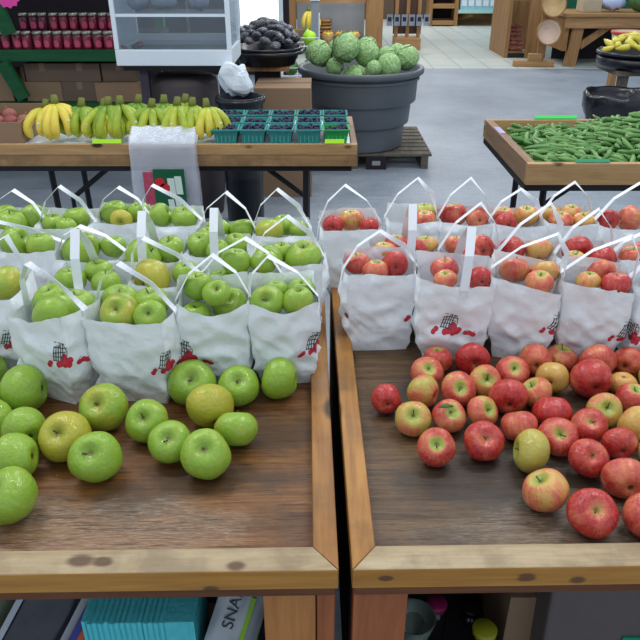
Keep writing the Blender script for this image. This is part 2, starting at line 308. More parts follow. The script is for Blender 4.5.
def dup(o, parent=None):
    c = o.copy(); C.objects.link(c)
    if parent: c.parent = parent
    for ch in list(o.children): dup(ch, c)
    return c
def put(name, mb, mats, loc, label, cat, group=None, rz=0, **k): return tag(mb.build(name, mats, None, loc, rz, **k), label, cat, group)
def struct(name, mb, mats, **k): return tag(mb.build(name, mats, None, **k), kind='structure')
ORD = ['first', 'second', 'third', 'fourth', 'fifth', 'sixth', 'seventh', 'eighth', 'ninth', 'tenth', 'eleventh', 'twelfth', 'thirteenth', 'fourteenth']
# ------------------------------------------------------------------ the setting
struct('floor', MB().box((-9, -2, -.1), (9, 10.75, 0)), M['concrete'])
struct('floor_tiles', MB().box((-9, 10.75, -.1), (9, 20, .004)), M['tile'])
w = MB()
w.box((-6.2, 6.3, 0), (-2.62 + 1.5, 6.42, 3.6)); struct('wall_left', w, M['dark'])
w = MB(); w.box((-6, 10.2, 0), (-1.12, 10.35, 3.6)); w.box((-.52, 10.2, 0), (-.42, 10.35, 3.6)); w.box((-1.12, 10.2, 0), (-.52, 10.35, .62)); w.box((-1.12, 10.2, 1.9), (-.52, 10.35, 3.6)); struct('wall_middle', w, M['dark'])
win = MB().box((-1.12, 10.3, .62), (-.52, 10.33, 1.9)).build('window_1', M['bright']); tag(win, kind='structure')
f = MB(); f.box((-1.15, 10.17, .6), (-1.08, 10.2, 1.92)); f.box((-.56, 10.17, .6), (-.5, 10.2, 1.92)); f.box((-1.15, 10.16, .58), (-.5, 10.2, .64)); f.build('window_frame', M['white'], win)
struct('shade_slab_left', MB().box((-6.2, 4.75, 2.05), (-1.0, 6.42, 2.12)), M['dark'])  # unseen slab added to darken the jar shelf
struct('wall_back', MB().box((-1.2, 19.0, 0), (8, 19.15, 3.6)), plain('brown_back_wall', (92, 74, 58), .8))
struct('wall_right', MB().box((3.3, 13.6, 0), (8, 13.72, 3.6)), M['greenwall'])
# ------------------------------------------------------------------ light: ceiling lamps and daylight from the open sides
W = bpy.data.worlds.new('daylight'); S.world = W; W.use_nodes = True
W.node_tree.nodes['Background'].inputs[0].default_value = lin((214, 228, 244)); W.node_tree.nodes['Background'].inputs[1].default_value = .85
def lamp(x, y, z, e, sx=1.2, sy=.09, c=(1, .97, .93), rx=0):
    l = bpy.data.lights.new('ceiling_lamp', 'AREA'); l.shape = 'RECTANGLE'; l.size = sx; l.size_y = sy; l.energy = e; l.color = c
    o = bpy.data.objects.new('ceiling_lamp', l); C.objects.link(o); o.location = (x, y, z); o.rotation_euler = (rx, 0, 0); return o
for x, y, e in ((-1.3, 1.9, 26), (1.1, 1.9, 26), (-1.3, .2, 7), (1.1, .2, 7), (-.4, 4.2, 14), (.6, 5.4, 22), (1.9, 4.6, 16), (.4, 7.3, 34), (3.2, 8.2, 34), (.8, 11.5, 60), (3, 12.0, 40), (2, 16.5, 110)):
    lamp(x, y, 3.3, e)
# ------------------------------------------------------------------ two front tables
TZ = .80; RZ = .825; TROT = R(1.0); TL = Matrix.Translation((.033, .65, 0)) @ Matrix.Rotation(TROT, 4, 'Z')
def front_table(x0, x1, label, inner):
    t = empty('display_table', (.033, .65, 0), TROT, label, 'table', 'wooden display tables')
    L = 1.105; a = .034; b = .042
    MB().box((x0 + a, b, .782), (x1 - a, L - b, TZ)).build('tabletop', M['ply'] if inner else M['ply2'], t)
    MB().prism([(x0, 0), (x1, 0), (x1 - a, b), (x0 + a, b)], .789, RZ, 0, 1).build('front_rail', [M['rail'], M['worn']], t, bevel=.002)
    MB().prism([(x0, L), (x0 + a, L - b), (x1 - a, L - b), (x1, L)], .789, RZ).build('back_rail', M['rail'], t, bevel=.002)
    MB().prism([(x0, 0.001), (x0 + a, b), (x0 + a, L - b), (x0, L)], .789, RZ).build('side_rail', M['rail_y'], t, bevel=.002)
    MB().prism([(x1, 0.001), (x1, L), (x1 - a, L - b), (x1 - a, b)], .789, RZ).build('side_rail', M['rail_y'], t, bevel=.002)
    MB().box((x0 + .004, .004, .772), (x1 - .004, L - .004, .7885)).build('bottom_trim', M['strip'], t, bevel=.001)
    MB().box((x0 + .02, .10, .30), (x1 - .02, L - .06, .32)).build('lower_shelf', M['dark'], t)  # dark colour puts the under-table shade into the shelf
    px0, px1 = ((x1 - .034, x1 - .014) if inner else (x0 + .006, x0 + .024))
    MB().box((px0, .1, .325), (px1, L - .1, .7715)).build('side_panel', M['dark'], t)  # board added to darken the gap between the tables
    MB().box((x0 + .1, L - .09, .325), (x1 - .1, L - .075, .7715)).build('back_panel', M['dark'], t)
    return t
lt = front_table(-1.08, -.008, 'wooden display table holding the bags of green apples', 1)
rt = front_table(.010, 1.12, 'wooden display table holding the bags of red apples', 0)
def post(t, x0, x1, y0, y1, m): MB().box((x0, y0, 0), (x1, y1, .771)).build('leg', m, t, bevel=.002)
post(lt, -.112, -.039, .014, .03, M['leg']); post(lt, -.037, -.012, .014, .085, M['leg_red'])
post(lt, -1.06, -.99, .014, .07, M['leg']); post(lt, -1.06, -.99, 1.02, 1.09, M['leg']); post(lt, -.08, -.012, 1.02, 1.09, M['leg'])
post(rt, .014, .090, .014, .05, M['leg_red']); post(rt, 1.04, 1.11, .014, .07, M['leg']); post(rt, 1.04, 1.11, 1.02, 1.09, M['leg']); post(rt, .014, .08, 1.02, 1.09, M['leg_red'])
# ------------------------------------------------------------------ apples
def apple_mesh(name, seed, mat, hz, lob, lean):
    mb = MB(); n, m = 36, 26; vs = []
    for i in range(m + 1):
        a = math.pi * i / m
        for k in range(n):
            t = 2 * math.pi * k / n
            x = math.sin(a) * (1 + .07 * math.cos(a)); z = hz * math.cos(a)
            z -= .31 * math.exp(-(a / .31) ** 2); z += .24 * math.exp(-((math.pi - a) / .34) ** 2)
            x *= 1 + lob * math.cos(5 * t + seed) * (.5 - .5 * math.cos(a)) ** 2
            p = Vector((x * math.cos(t), x * math.sin(t), z)); q = noise.noise(p * .9 + Vector((seed * 7.1, 0, 0))) * .09
            p *= 1 + q; p.z += lean * p.x; vs.append(p)
    mb.add(vs, [(i * n + k, (i + 1) * n + k, (i + 1) * n + (k + 1) % n, i * n + (k + 1) % n) for i in range(m) for k in range(n)])
    return mb.mesh(name, mat, True)
random.seed(3)
AM = {k: [apple_mesh(k + '_apple', i * 3.3 + (0 if k == 'red' else 50), M[k], random.uniform(.8, .92) if k == 'red' else random.uniform(.84, .97), random.uniform(.012, .04), random.uniform(-.08, .08)) for i in range(6)] for k in ('red', 'green')}
def stem_mesh(i):
    s = MB(); dx = .05 * (i + 1); s.tube([(0, 0, .45), (dx * .3, .01, .58), (dx * .8, .02, .68), (dx * 1.6, .03, .74 + .07 * i)], [.028, .024, .026, .036], 7); return s.mesh('stem', M['stem'], True)
SM = [stem_mesh(i) for i in range(3)]
DIRS = {'u': (0, 0, 1), 'f': (0, -1, 0), 'b': (0, 1, 0), 'l': (-1, 0, 0), 'r': (1, 0, 0), 'd': (0, 0, -1)}
na = [0]
def apple(kind, loc, r, d='u', tint=(.5, .5, .5), label=None, group=None, rest=None, stem=True):
    """loc is the centre; with rest the lowest point of the skin is put on that height"""
    na[0] += 1; me = AM[kind][na[0] % 6]; o = bpy.data.objects.new('green_apple' if kind == 'green' else 'red_apple', me); C.objects.link(o)
    v = Vector((0, 0, 0))
    for ch, wt in zip(d, (1, .75, .5, .4)): v += Vector(DIRS[ch]) * wt
    v = (v + Vector((rnd.uniform(-.15, .15), rnd.uniform(-.15, .15), rnd.uniform(-.1, .1)))).normalized()
    q = Vector((0, 0, 1)).rotation_difference(v) @ Quaternion((0, 0, 1), rnd.uniform(0, 6.28))
    o.rotation_mode = 'QUATERNION'; o.rotation_quaternion = q; o.scale = (r, r, r); loc = Vector(loc)
    if rest is not None: loc.z = rest - min((q @ p.co).z for p in me.vertices) * r
    o.location = loc; o.color = (*tint, 1)
    if stem:
        s = bpy.data.objects.new('stem', SM[na[0] % 3]); C.objects.link(s); s.parent = o
    return tag(o, label, 'apple', group)
def relax(items, it=80, clamp=None, z=False):       # items: [Vector, radius]; keep apples from sinking into each other
    for _ in range(it):
        for i in range(len(items)):
            for j in range(i + 1, len(items)):
                a, b = items[i], items[j]; dv = b[0] - a[0]
                if not z: dv.z = 0
                mn = (a[1] + b[1]) * .985; L = dv.length
                if 1e-6 < L < mn: dv *= (mn - L) / L / 2; a[0] -= dv; b[0] += dv
        if clamp:
            for a in items: clamp(a)
def loose(kind, rows, group):
    it = []
    for px, py, dia, *rest in rows:
        z = TZ + .035; p = U(px, py, z); r = dia / F * axial(p) / 2; p = U(px, py, TZ + r * .9); it.append([p, r])
    def clamp(a):
        for o, b in bags:
            q = o.matrix_basis.inverted() @ a[0]; hx = b.wb / 2 + .3 * (b.w - b.wb) / 2 + a[1] * .97; hy = b.db / 2 + .3 * (b.d - b.db) / 2 + a[1] * .97
            if abs(q.x) < hx and abs(q.y) < hy:
                if hx - abs(q.x) < (hy + q.y): q.x = math.copysign(hx, q.x)
                else: q.y = -hy
                n_ = o.matrix_basis @ q; a[0].x, a[0].y = n_.x, n_.y
    relax(it, 120, clamp)
    for (p, r), (px, py, dia, d, tint, label) in zip(it, rows):
        apple(kind, p, r, d, tint, label, group, rest=TZ + .0005, stem='d' not in d[:1])
# ------------------------------------------------------------------ paper bags
class Bag:
    """the surface of one bag: t runs once round it from the front left corner, v from base to rim"""
    def __init__(s, w, d, H, seed, rim, wb=None, db=None, lean=(0, 0), crumple=1):
        s.w, s.d, s.H, s.seed, s.rim, s.lean, s.cr = w, d, H, seed, rim, lean, crumple; s.wb = wb or w * .74; s.db = db or d * .78
    def rimh(s, t):
        ks = [0, .15, .3, .4, .5, .65, .8, .9, 1]; r = list(s.rim) + [s.rim[0]]
        for i in range(8):
            if t <= ks[i + 1]: u = (t - ks[i]) / (ks[i + 1] - ks[i]); u = u * u * (3 - 2 * u) * .5 + u * .5; return s.H + r[i] + (r[i + 1] - r[i]) * u
        return s.H + r[0]
    def at(s, t, v):
        t %= 1; q = 1 - (1 - min(1, v / .8)) ** 1.7; w = s.wb + (s.w - s.wb) * q; d = s.db + (s.d - s.db) * q
        if t < .3: x, y = -1 + 2 * t / .3, -1
        elif t < .5: x, y = 1, -1 + 2 * (t - .3) / .2
        elif t < .8: x, y = 1 - 2 * (t - .5) / .3, 1
        else: x, y = -1, 1 - 2 * (t - .8) / .2
        L = math.hypot(x, y); k = .10 + .22 * math.sin(math.pi * min(1, v * .9)); ex, ey = x / L * 1.12, y / L * 1.12
        x = x * (1 - k) + ex * k; y = y * (1 - k) + ey * k; bl = 1 + .05 * math.sin(math.pi * v)
        p = Vector((x * w / 2 * bl, y * d / 2 * bl, 0)); z = s.rimh(t) * v
        o = Vector((s.seed * 3.7, s.seed * 1.3, 0)); b = Vector((p.x * 1, p.y * 1, z))
        e = min(1, v * 5) * s.cr
        n1 = noise.noise(b * 14 + o); n2 = 1 - abs(noise.noise(b * 19 + o * 2)) * 2; n3 = abs(noise.noise(Vector((b.x * 30 + b.z * 22, b.y * 30 + b.z * 18, b.z * 26)) + o))
        low = max(0, 1 - abs(v - .3) / .42)
        n4 = abs(noise.noise(Vector((b.x * 17 - b.z * 15, b.y * 17 + b.z * 13, b.z * 16 + b.x * 9)) + o * 3)); dsp = (.0055 * n1 + .0045 * (n2 - .4) + (.004 + .007 * low) * (.25 - n3) + .010 * (.22 - n4) * (.5 + low)) * e
        vd = noise.voronoi(Vector((b.x * 13 + b.z * 3, b.y * 13, b.z * 11 - b.x * 4)) + o)[0]; v2 = noise.voronoi(Vector((b.x * 30, b.y * 30, b.z * 24)) + o * 2)[0]
        dsp += (.016 * (.28 - min(.6, vd[1] - vd[0])) * (.35 + .75 * low) + .004 * (.25 - min(.6, v2[1] - v2[0]))) * e
        nx = Vector((x / L, y / L, 0)); p += nx * dsp
        p.z = z + (.002 * noise.noise(b * 60 + o) if v > .97 else 0); p.x += s.lean[0] * v; p.y += s.lean[1] * v
        return p
    def nrm(s, t, v):
        a = s.at(t + .004, v) - s.at(t - .004, v); b = s.at(t, min(1, v + .01)) - s.at(t, max(0, v - .01)); return a.cross(b).normalized()
    def mesh(s):
        n, m = 100, 34; mb = MB(); vs = [s.at(k / n, i / m) for i in range(m + 1) for k in range(n)]
        mb.add(vs, [(i * n + k, i * n + (k + 1) % n, (i + 1) * n + (k + 1) % n, (i + 1) * n + k) for i in range(m) for k in range(n)])
        mb.add([Vector((0, 0, .001)) + s.lean[0] * Vector((0, 0, 0))] + [s.at(k / n, 0) for k in range(n)], [(0, 1 + (k + 1) % n, 1 + k) for k in range(n)])
        return mb
def logo(bag, t0, z0, full=True):
    """printed basket with apples rolling out; laid on the paper at t0, height z0"""
    per = 2 * (bag.w + bag.d) * .93; mb = MB()
    def P(a, b):
        t = t0 + a / per; v = max(.03, min(.95, (z0 + b) / bag.H)); return bag.at(t, v) + bag.nrm(t, v) * .0007
    def poly(c, r, mi, n=12, sx=1):
        vs = [P(*c)] + [P(c[0] + math.cos(6.283 * k / n) * r * .5 * sx, c[1] + math.sin(6.283 * k / n) * r * .5) for k in range(n)] + [P(c[0] + math.cos(6.283 * k / n) * r * sx, c[1] + math.sin(6.283 * k / n) * r) for k in range(n)]
        mb.add(vs, [(0, 1 + k, 1 + (k + 1) % n) for k in range(n)] + [(1 + k, 1 + n + k, 1 + n + (k + 1) % n, 1 + (k + 1) % n) for k in range(n)], mi)
    def stroke(a, b, wd, mi=1, n=6):
        d = Vector((b[0] - a[0], b[1] - a[1])).normalized(); nn = Vector((-d.y, d.x)) * wd / 2; vs = []
        for k in range(n + 1):
            q = Vector(a).lerp(Vector(b), k / n); vs += [P(q.x + nn.x, q.y + nn.y), P(q.x - nn.x, q.y - nn.y)]
        mb.add(vs, [(2 * k, 2 * k + 1, 2 * k + 3, 2 * k + 2) for k in range(n)], mi)
    if full:
        for k in range(5): stroke((-.022 + k * .0052, .002 - k * .001), (-.014 + k * .0052, .031 + k * .001), .0019)
        for k in range(4): stroke((-.023 + k * .0025, .004 + k * .0085), (.003 + k * .0035, .000 + k * .0088), .0017)
        for k in range(3): stroke((-.013 + k * .009, .0375 - k * .0015), (-.007 + k * .009, .0368 - k * .0015), .0014, n=3)
        pt = [(.004 + .0085 * math.cos(a) , .018 + .017 * math.sin(a)) for a in [x * .5 for x in range(-3, 6)]]
        for a, b in zip(pt, pt[1:]): stroke(a, b, .0011, n=2)
        for k, c in enumerate(((-.006, -.003), (.004, -.005), (.013, -.006), (.008, .003), (.0, .004), (.016, .001), (.005, .010), (-.012, -.005))): poly(c, .0058, 0)
    for c in ((-.034, -.006), (-.030, -.0005), (.031, -.007), (.038, -.0055), (.044, -.008))[:None if full else 2]: poly(c, .0052, 0)
    for c in ((-.034, -.006), (.031, -.007), (.044, -.008))[:None if full else 1]: stroke((c[0], c[1] + .005), (c[0] + .003, c[1] + .009), .0007, n=2)
    return mb
def ribbon(pts, wds, n_per=8):
    """flat paper strap through pts; wds gives the across direction (with length) at each"""
    mb = MB(); P = []; Wd = []
    for i in range(len(pts) - 1):
        for k in range(n_per):
            u = k / n_per; P.append(pts[i].lerp(pts[i + 1], u)); Wd.append(wds[i].lerp(wds[i + 1], u))
    P.append(pts[-1]); Wd.append(wds[-1])
    vs = [];
    for p, wv in zip(P, Wd): vs += [p + wv / 2, p - wv / 2]
    return mb.add(vs, [(2 * k, 2 * k + 1, 2 * k + 3, 2 * k + 2) for k in range(len(P) - 1)])
bags = []
specs = []
def paper_bag(kind, xc, yf, apples, peak, style='lr', w=.158, d=.118, H=.175, rz=0, rim=(.002, -.003, 0, -.003, .010, .006, .012, -.003), logos=(), label='', where='', seed=None, base=None, lean=(0, 0), sw=.0155, dy=0):
    seed = seed or len(specs) + 1; Yf = U(xc, yf, TZ + H).y + dy; p = D(xc, yf, Yf)
    specs.append(dict(kind=kind, apples=apples, peak=peak, style=style, w=w, d=d, H=H, rz=rz, rim=rim, logos=logos, label=label, where=where, seed=seed, base=base, lean=lean, sw=sw, loc=Vector((p.x, Yf + d / 2, TZ + .0006))))
def settle():
    def ext(s): c, q = abs(math.cos(R(s['rz']))), abs(math.sin(R(s['rz']))); return .98 * (c * s["w"] + .42 * q * s["d"]) / 2, .97 * (c * s['d'] + .3 * q * s['w']) / 2
    for _ in range(120):
        for i in range(len(specs)):
            for j in range(i + 1, len(specs)):
                a, b = specs[i], specs[j]; ea, eb = ext(a), ext(b); dl = b['loc'] - a['loc']; ox = ea[0] + eb[0] - abs(dl.x); oy = ea[1] + eb[1] - abs(dl.y)
                if ox > 0 and oy > 0:
                    k, ov, key, mn = (0, ox, 'w', .125) if ox < oy else (1, oy, 'd', .1)
                    sg = math.copysign(1, dl[k]); a['loc'][k] -= sg * ov * .03; b['loc'][k] += sg * ov * .03
                    for e in (a, b): e[key] = max(mn, e[key] - ov * .25)
    for s in specs: make_bag(**s)
def make_bag(kind, apples, peak, style, w, d, H, rz, rim, logos, label, where, seed, base, lean, sw, loc):
    rr = random.Random(seed); b = Bag(w, d, H, seed, rim, *(base or (None, None)), lean=lean)
    o = tag(b.mesh().build('paper_bag', M['paper'], None, loc, R(rz), smooth=True), label, 'paper bag', 'white bags of %s apples' % kind); bags.append((o, b))
    for lg in logos: logo(b, *lg).build('print', [M['ink_red'], M['ink_black']], o)
    Mi = (Matrix.Translation(loc) @ Matrix.Rotation(R(rz), 4, 'Z')).inverted()
    pk = Mi @ D(peak[0], peak[1], loc.y + (peak[2] if len(peak) > 2 else 0))
    if style == 'fb':
        A = [b.at(.15, .62), b.at(.15, .97)]; B = [b.at(.65, .97), b.at(.65, .7)]; off = (Vector((0, -.0015, 0)), Vector((0, .0015, 0))); wd = Vector((sw * 1.15, 0, 0))
        for q in A + B: q.x += peak[3] if len(peak) > 3 else 0
        wds = [wd] * 7
    else:
        A = [b.at(.9, .66), b.at(.9, .98)]; B = [b.at(.4, .98), b.at(.4, .66)]; off = (Vector((-.0015, 0, 0)), Vector((.0015, 0, 0)))
        e = Vector((0, sw, 0)); fr = Vector((sw * .6, -sw * .35, sw * .55)); wds = [e, e, e * .8, Vector((.004, sw * .8, .003)), fr if seed % 2 else e * .9, e, e]
    A = [q + off[0] for q in A]; B = [q + off[1] for q in B]
    bow = (lambda a, c, u, k: a.lerp(c, u) + off[k].normalized() * .012 * math.sin(math.pi * u) + Vector((0, 0, .004)))
    pts = [A[0], A[1], bow(A[1], pk, .55, 0), pk, bow(B[0], pk, .55, 1), B[0], B[1]]
    s = ribbon(pts, wds).build('strap', M['strap'], o, solid=.0008)
    # apples: top layer seen over the rim
    it = []
    for px, py, dia, *_ in apples:
        q = D(px, py, loc.y - d * .12); r = dia / F * axial(q) / 2; r = max(.024, min(.041, r)); zz = TZ + H - .004; q = U(px, py, zz)
        q = Mi @ q; it.append([q, r])
    def clamp(a):
        mx = max(.004, w * .485 - a[1]); my = max(.004, d * .485 - a[1]); a[0].x = max(-mx, min(mx, a[0].x)); a[0].y = max(-my, min(my, a[0].y)); a[0].z = max(H - .085, min(H + .018, a[0].z))
    relax(it, 60, clamp, True)
    idx = sorted(range(len(apples)), key=lambda i: apples[i][0]); names = {}
    n = len(idx)
    if n == 1: names[0] = 'only one showing in'
    elif n == 2: names[idx[0]] = 'left one showing in'; names[idx[1]] = 'right one showing in'
    else:
        fr = max(range(n), key=lambda i: apples[i][1]); names[fr] = 'frontmost in'; ot = [i for i in idx if i != fr]
        for i, nm in zip(ot, {2: ['rear left in', 'rear right in'], 3: ['rear left in', 'rear middle in', 'rear right in']}[len(ot)]): names[i] = nm
    Mw = Mi.inverted()
    for i, (px, py, dia, dd, tint, *lk) in enumerate(apples):
        apple(kind, Mw @ it[i][0], it[i][1], dd, tint, '%s apple, %s %s' % ((lk[0] if lk else kind), names[i], where), 'bagged %s apples' % kind)
g0, g1, gy = (.1, 0, 0), (.25, 0, 0), (.85, 0, 0)
DIP = (.008, -.014, .008, -.002, .026, .022, .026, 0); HB = (0, -.004, 0, .0, .006, .003, .006, .002); SL = (-.006, -.002, .018, .012, .014, .01, .008, -.006)
def G(*a, **k): paper_bag('green', *a, **k)
GAP = 'counted from the gap between tables'
rows = {'f': 'front-row', 's': 'second-row', 't': 'third-row', 'b': 'back-row'}
def wh(o, r, c): return 'the %s %s %s bag from the gap' % (ORD[o - 1], rows[r], c)
G(-30, 300, [(-2, 272, 32, 'u', g0), (17, 279, 38, 'lu', (.5, 0, 0), 'yellowish green')], (6, 236), w=.15, label='white bag of green apples cut by the picture edge, front row', where=wh(5, 'f', 'green'), logos=((.27, .075),))
G(45, 322, [(28, 292, 37, 'u', g0), (36, 318, 42, 'lub', g1, 'pale green'), (68, 300, 37, 'u', g0)], (27, 263), rz=-24, rim=SL, w=.142, d=.115, label='white green-apple bag with basket print and slanting rim, fourth front one from the gap', where=wh(4, 'f', 'green'), logos=((.275, .095), (.0, .05, False)), seed=5)
G(126, 322, [(106, 300, 38, 'u', g0), (101, 318, 40, 'uf', (.5, 0, 0), 'yellowish green'), (142, 308, 36, 'u', g0), (149, 322, 32, 'uf', g1, 'pale green')], (118, 263), rz=-8, w=.168, d=.12, H=.176, rim=(0, -.002, 0, .0, .006, .0, .004, 0), base=(.125, .1), label='white green-apple bag with straight rim and pleated base corner, middle of the front row', where=wh(3, 'f', 'green'), logos=((.06, .055, False), (.315, .08)), seed=3)
G(210, 310, [(185, 303, 31, 'u', g0), (200, 290, 32, 'u', g0), (223, 296, 37, 'uf', g1), (207, 311, 28, 'uf', g1, 'pale green')], (212, 255), rz=6, rim=DIP, w=.155, d=.125, label='white green-apple bag with notched front rim, second in the front row from the gap', where=wh(2, 'f', 'green'), logos=((.02, .075), ), seed=8)
G(281, 309, [(262, 297, 34, 'fu', g1), (281, 290, 25, 'u', g0), (298, 293, 29, 'u', g0), (284, 311, 31, 'u', g1, 'pale green')], (268, 256), rz=5, rim=DIP, w=.142, d=.12, label='white bag of green apples at the end of the front row beside the gap', where=wh(1, 'f', 'green'), logos=((.29, .08),), seed=2)
G(86, 289, [(75, 278, 31, 'u', g0), (104, 279, 30, 'u', g0), (103, 263, 30, 'u', g0)], (75, 229, -.02, -.012), 'fb', label='white bag of green apples with a broad upright strap, second row', where=wh(3, 's', 'green'), rim=HB)
G(161, 290, [(160, 268, 40, 'fl', gy, 'yellow-green'), (178, 258, 28, 'u', g0)], (143, 238), rim=HB, label='white bag with one big yellow-green apple at its rim, second row', where=wh(2, 's', 'green'), w=.15, rz=-6)
G(238, 286, [(218, 266, 29, 'u', g0), (241, 257, 31, 'u', g0), (264, 264, 29, 'u', g1), (243, 274, 36, 'ub', gy, 'yellow')], (245, 238), rim=HB, label='white green-apple bag with a yellow one in front, end of the second row', where=wh(1, 's', 'green'), w=.16)
G(22, 252, [(5, 243, 32, 'ru', g0), (36, 245, 28, 'u', g1, 'pale green')], (-14, 219), label='white green-apple bag at the far end of the third row, beside the picture edge', where=wh(5, 't', 'green'))
G(86, 261, [(78, 243, 38, 'u', g1), (103, 247, 26, 'u', g0)], (79, 226), rim=HB, label='white bag with a big pale green apple under a looped strap, third row', where=wh(4, 't', 'green'))
G(148, 263, [(133, 244, 39, 'ru', g0), (167, 244, 31, 'u', g0)], (142, 211, -.02, -.01), 'fb', rim=HB, label='white bag of two large green apples with a broad upright strap, third row', where=wh(3, 't', 'green'), w=.15)
G(212, 257, [(193, 245, 27, 'u', g0), (215, 245, 24, 'u', g0), (240, 240, 24, 'u', g1, 'pale green')], (214, 208, -.02, .004), 'fb', label='white bag of green apples with a broad strap leaning sideways, third row', where=wh(2, 't', 'green'), w=.15)
G(287, 266, [(301, 243, 38, 'u', g1), (271, 244, 30, 'fu', g0), (291, 230, 22, 'u', g1, 'pale green')], (287, 216), label='white bag heaped with big green apples, end of the third row beside the gap', where=wh(1, 't', 'green'), w=.15)
G(6, 228, [(-3, 214, 27, 'u', g0), (28, 213, 28, 'ru', g0), (17, 222, 30, 'u', g1)], (13, 190), label='white bag of green apples at the far end of the back row', where=wh(6, 'b', 'green'))
G(62, 229, [(68, 215, 26, 'u', g0), (47, 221, 22, 'u', g1, 'pale green'), (56, 228, 20, 'u', g1, 'pale green')], (59, 186), label='white bag of green apples in front of the banana table leg, back row', where=wh(5, 'b', 'green'), w=.145)
G(115, 223, [(104, 211, 27, 'u', g0), (130, 211, 24, 'u', g0), (120, 217, 22, 'f', (1, 0, 0), 'brownish green')], (118, 187), label='white bag of green apples with a brownish one at its rim, back row', where=wh(4, 'b', 'green'), w=.15)
G(168, 226, [(153, 216, 25, 'ru', g0), (175, 217, 28, 'u', g1, 'pale green')], (152, 185), label='white bag of green apples in front of the hanging clear bags, back row', where=wh(3, 'b', 'green'), w=.15)
G(224, 240, [(235, 216, 26, 'u', g0), (234, 228, 26, 'u', g0), (212, 232, 20, 'u', g1, 'pale green')], (226, 192), label='white bag of green apples beside the hanging clear bags, back row', where=wh(2, 'b', 'green'), rim=HB, w=.15, d=.11)
G(280, 236, [(276, 211, 23, 'u', g0), (267, 222, 29, 'ub', (.6, 0, 0), 'yellowish green'), (297, 217, 20, 'u', g1, 'pale green')], (277, 189), label='white bag of green apples at the end of the back row beside the gap', where=wh(1, 'b', 'green'), rim=HB, w=.145, d=.11)
def Rb(*a, **k): paper_bag('red', *a, **k)
r1, r2, ro, ry = (.92, .4, .3), (.75, .5, .5), (.6, .9, .6), (.4, .8, .6)
Rb(382, 276, [(356, 266, 27, 'u', r2), (382, 268, 28, 'b', r1, 'dark red'), (364, 274, 26, 'u', ro, 'orange-red')], (380, 231), w=.155, d=.12, rz=3, rim=(0, .002, .0, .0, .018, .018, .018, 0), base=(.118, .1), label='white bag of red apples with crumpled blank front, beside the gap', where=wh(1, 'f', 'red'), logos=((.02, .075, False), (.33, .08)), seed=11)
Rb(460, 286, [(444, 268, 30, 'u', r2), (445, 277, 24, 'u', ro, 'orange'), (483, 279, 25, 'b', r1, 'dark red')], (472, 227, -.02, .012), 'fb', w=.168, d=.12, rz=-4, rim=(.01, -.002, 0, 0, .014, .016, .022, 0), label='white bag of red apples showing the full basket print and an upright strap', where=wh(2, 'f', 'red'), logos=((.14, .078),), seed=12, sw=.015)
Rb(536, 287, [(533, 272, 32, 'ub', ro, 'green-topped'), (560, 278, 29, 'ub', ry, 'yellow-red'), (556, 289, 27, 'u', ro, 'orange')], (558, 234), rz=-14, w=.16, d=.12, rim=(.012, 0, -.014, -.002, .0, .014, .022, .01), label='white bag of red apples with slanting rim, third in the front row from the gap', where=wh(3, 'f', 'red'), logos=((.315, .09),), seed=13)
Rb(607, 289, [(615, 278, 30, 'b', ro, 'orange'), (603, 282, 22, 'u', ry, 'yellow'), (627, 287, 29, 'u', r1, 'dark red')], (632, 236), rz=-12, w=.165, d=.12, rim=(.006, 0, -.008, 0, .006, .014, .016, .006), label='white bag of red apples fourth in the front row from the gap', where=wh(4, 'f', 'red'), logos=((.31, .075),), seed=14)
Rb(676, 290, [(668, 276, 28, 'u', r2)], (690, 236), w=.15, label='white bag with a red print, cut by the picture edge, front row', where=wh(5, 'f', 'red'), logos=((.0, .065),), seed=15)
Rb(408, 259, [(386, 251, 26, 'u', ry, 'yellow-red'), (406, 242, 26, 'u', r2), (427, 243, 25, 'u', ry, 'green-topped'), (427, 252, 27, 'f', r1)], (413, 204, -.02, .006), 'fb', label='white bag of red apples with a broad upright strap, second row', where=wh(1, 's', 'red'), rim=HB)
Rb(477, 260, [(472, 236, 24, 'u', ro, 'orange-red'), (491, 246, 29, 'b', r2), (479, 254, 24, 'f', r1, 'dark red')], (481, 203), label='white bag of red apples behind the one with the full print', where=wh(2, 's', 'red'), rim=HB)
Rb(536, 264, [(523, 238, 29, 'b', r1, 'dark red'), (550, 249, 28, 'ub', ry, 'green-topped')], (551, 203), label='white bag with one dark red and one green-topped apple, second row', where=wh(3, 's', 'red'), rim=HB)
Rb(594, 264, [(582, 241, 32, 'b', r1), (603, 252, 28, 'b', (1, .3, .1), 'dark red'), (577, 254, 20, 'u', ry, 'yellow')], (599, 209), label='white bag heaped with big bright red apples, second row', where=wh(4, 's', 'red'), rim=HB)
Rb(650, 266, [(632, 246, 24, 'u', r2), (634, 254, 25, 'u', ro, 'orange-red')], (645, 232), label='white bag of red apples at the far end of the second row', where=wh(5, 's', 'red'))
Rb(351, 230, [(338, 223, 22, 'b', r1, 'dark red'), (356, 218, 27, 'u', ry, 'orange'), (371, 221, 20, 'u', r1)], (345, 185), label='white bag of red apples standing alone at the rear corner beside the gap', where=wh(1, 'b', 'red'), w=.14, d=.11, rim=(.0, 0, 0, 0, .014, .014, .01, 0), rz=4)
Rb(417, 222, [(426, 210, 24, 'u', (.1, 0, 1), 'green'), (427, 219, 22, 'u', ro)], (418, 178), label='white bag with a mostly green apple on top, back row', where=wh(2, 'b', 'red'), w=.14, d=.11)
Rb(468, 224, [(460, 211, 28, 'u', r2), (481, 217, 23, 'b', ro, 'orange-red')], (471, 178), label='white bag of two rosy apples under a pointed strap, back row', where=wh(3, 'b', 'red'), w=.14, d=.11)
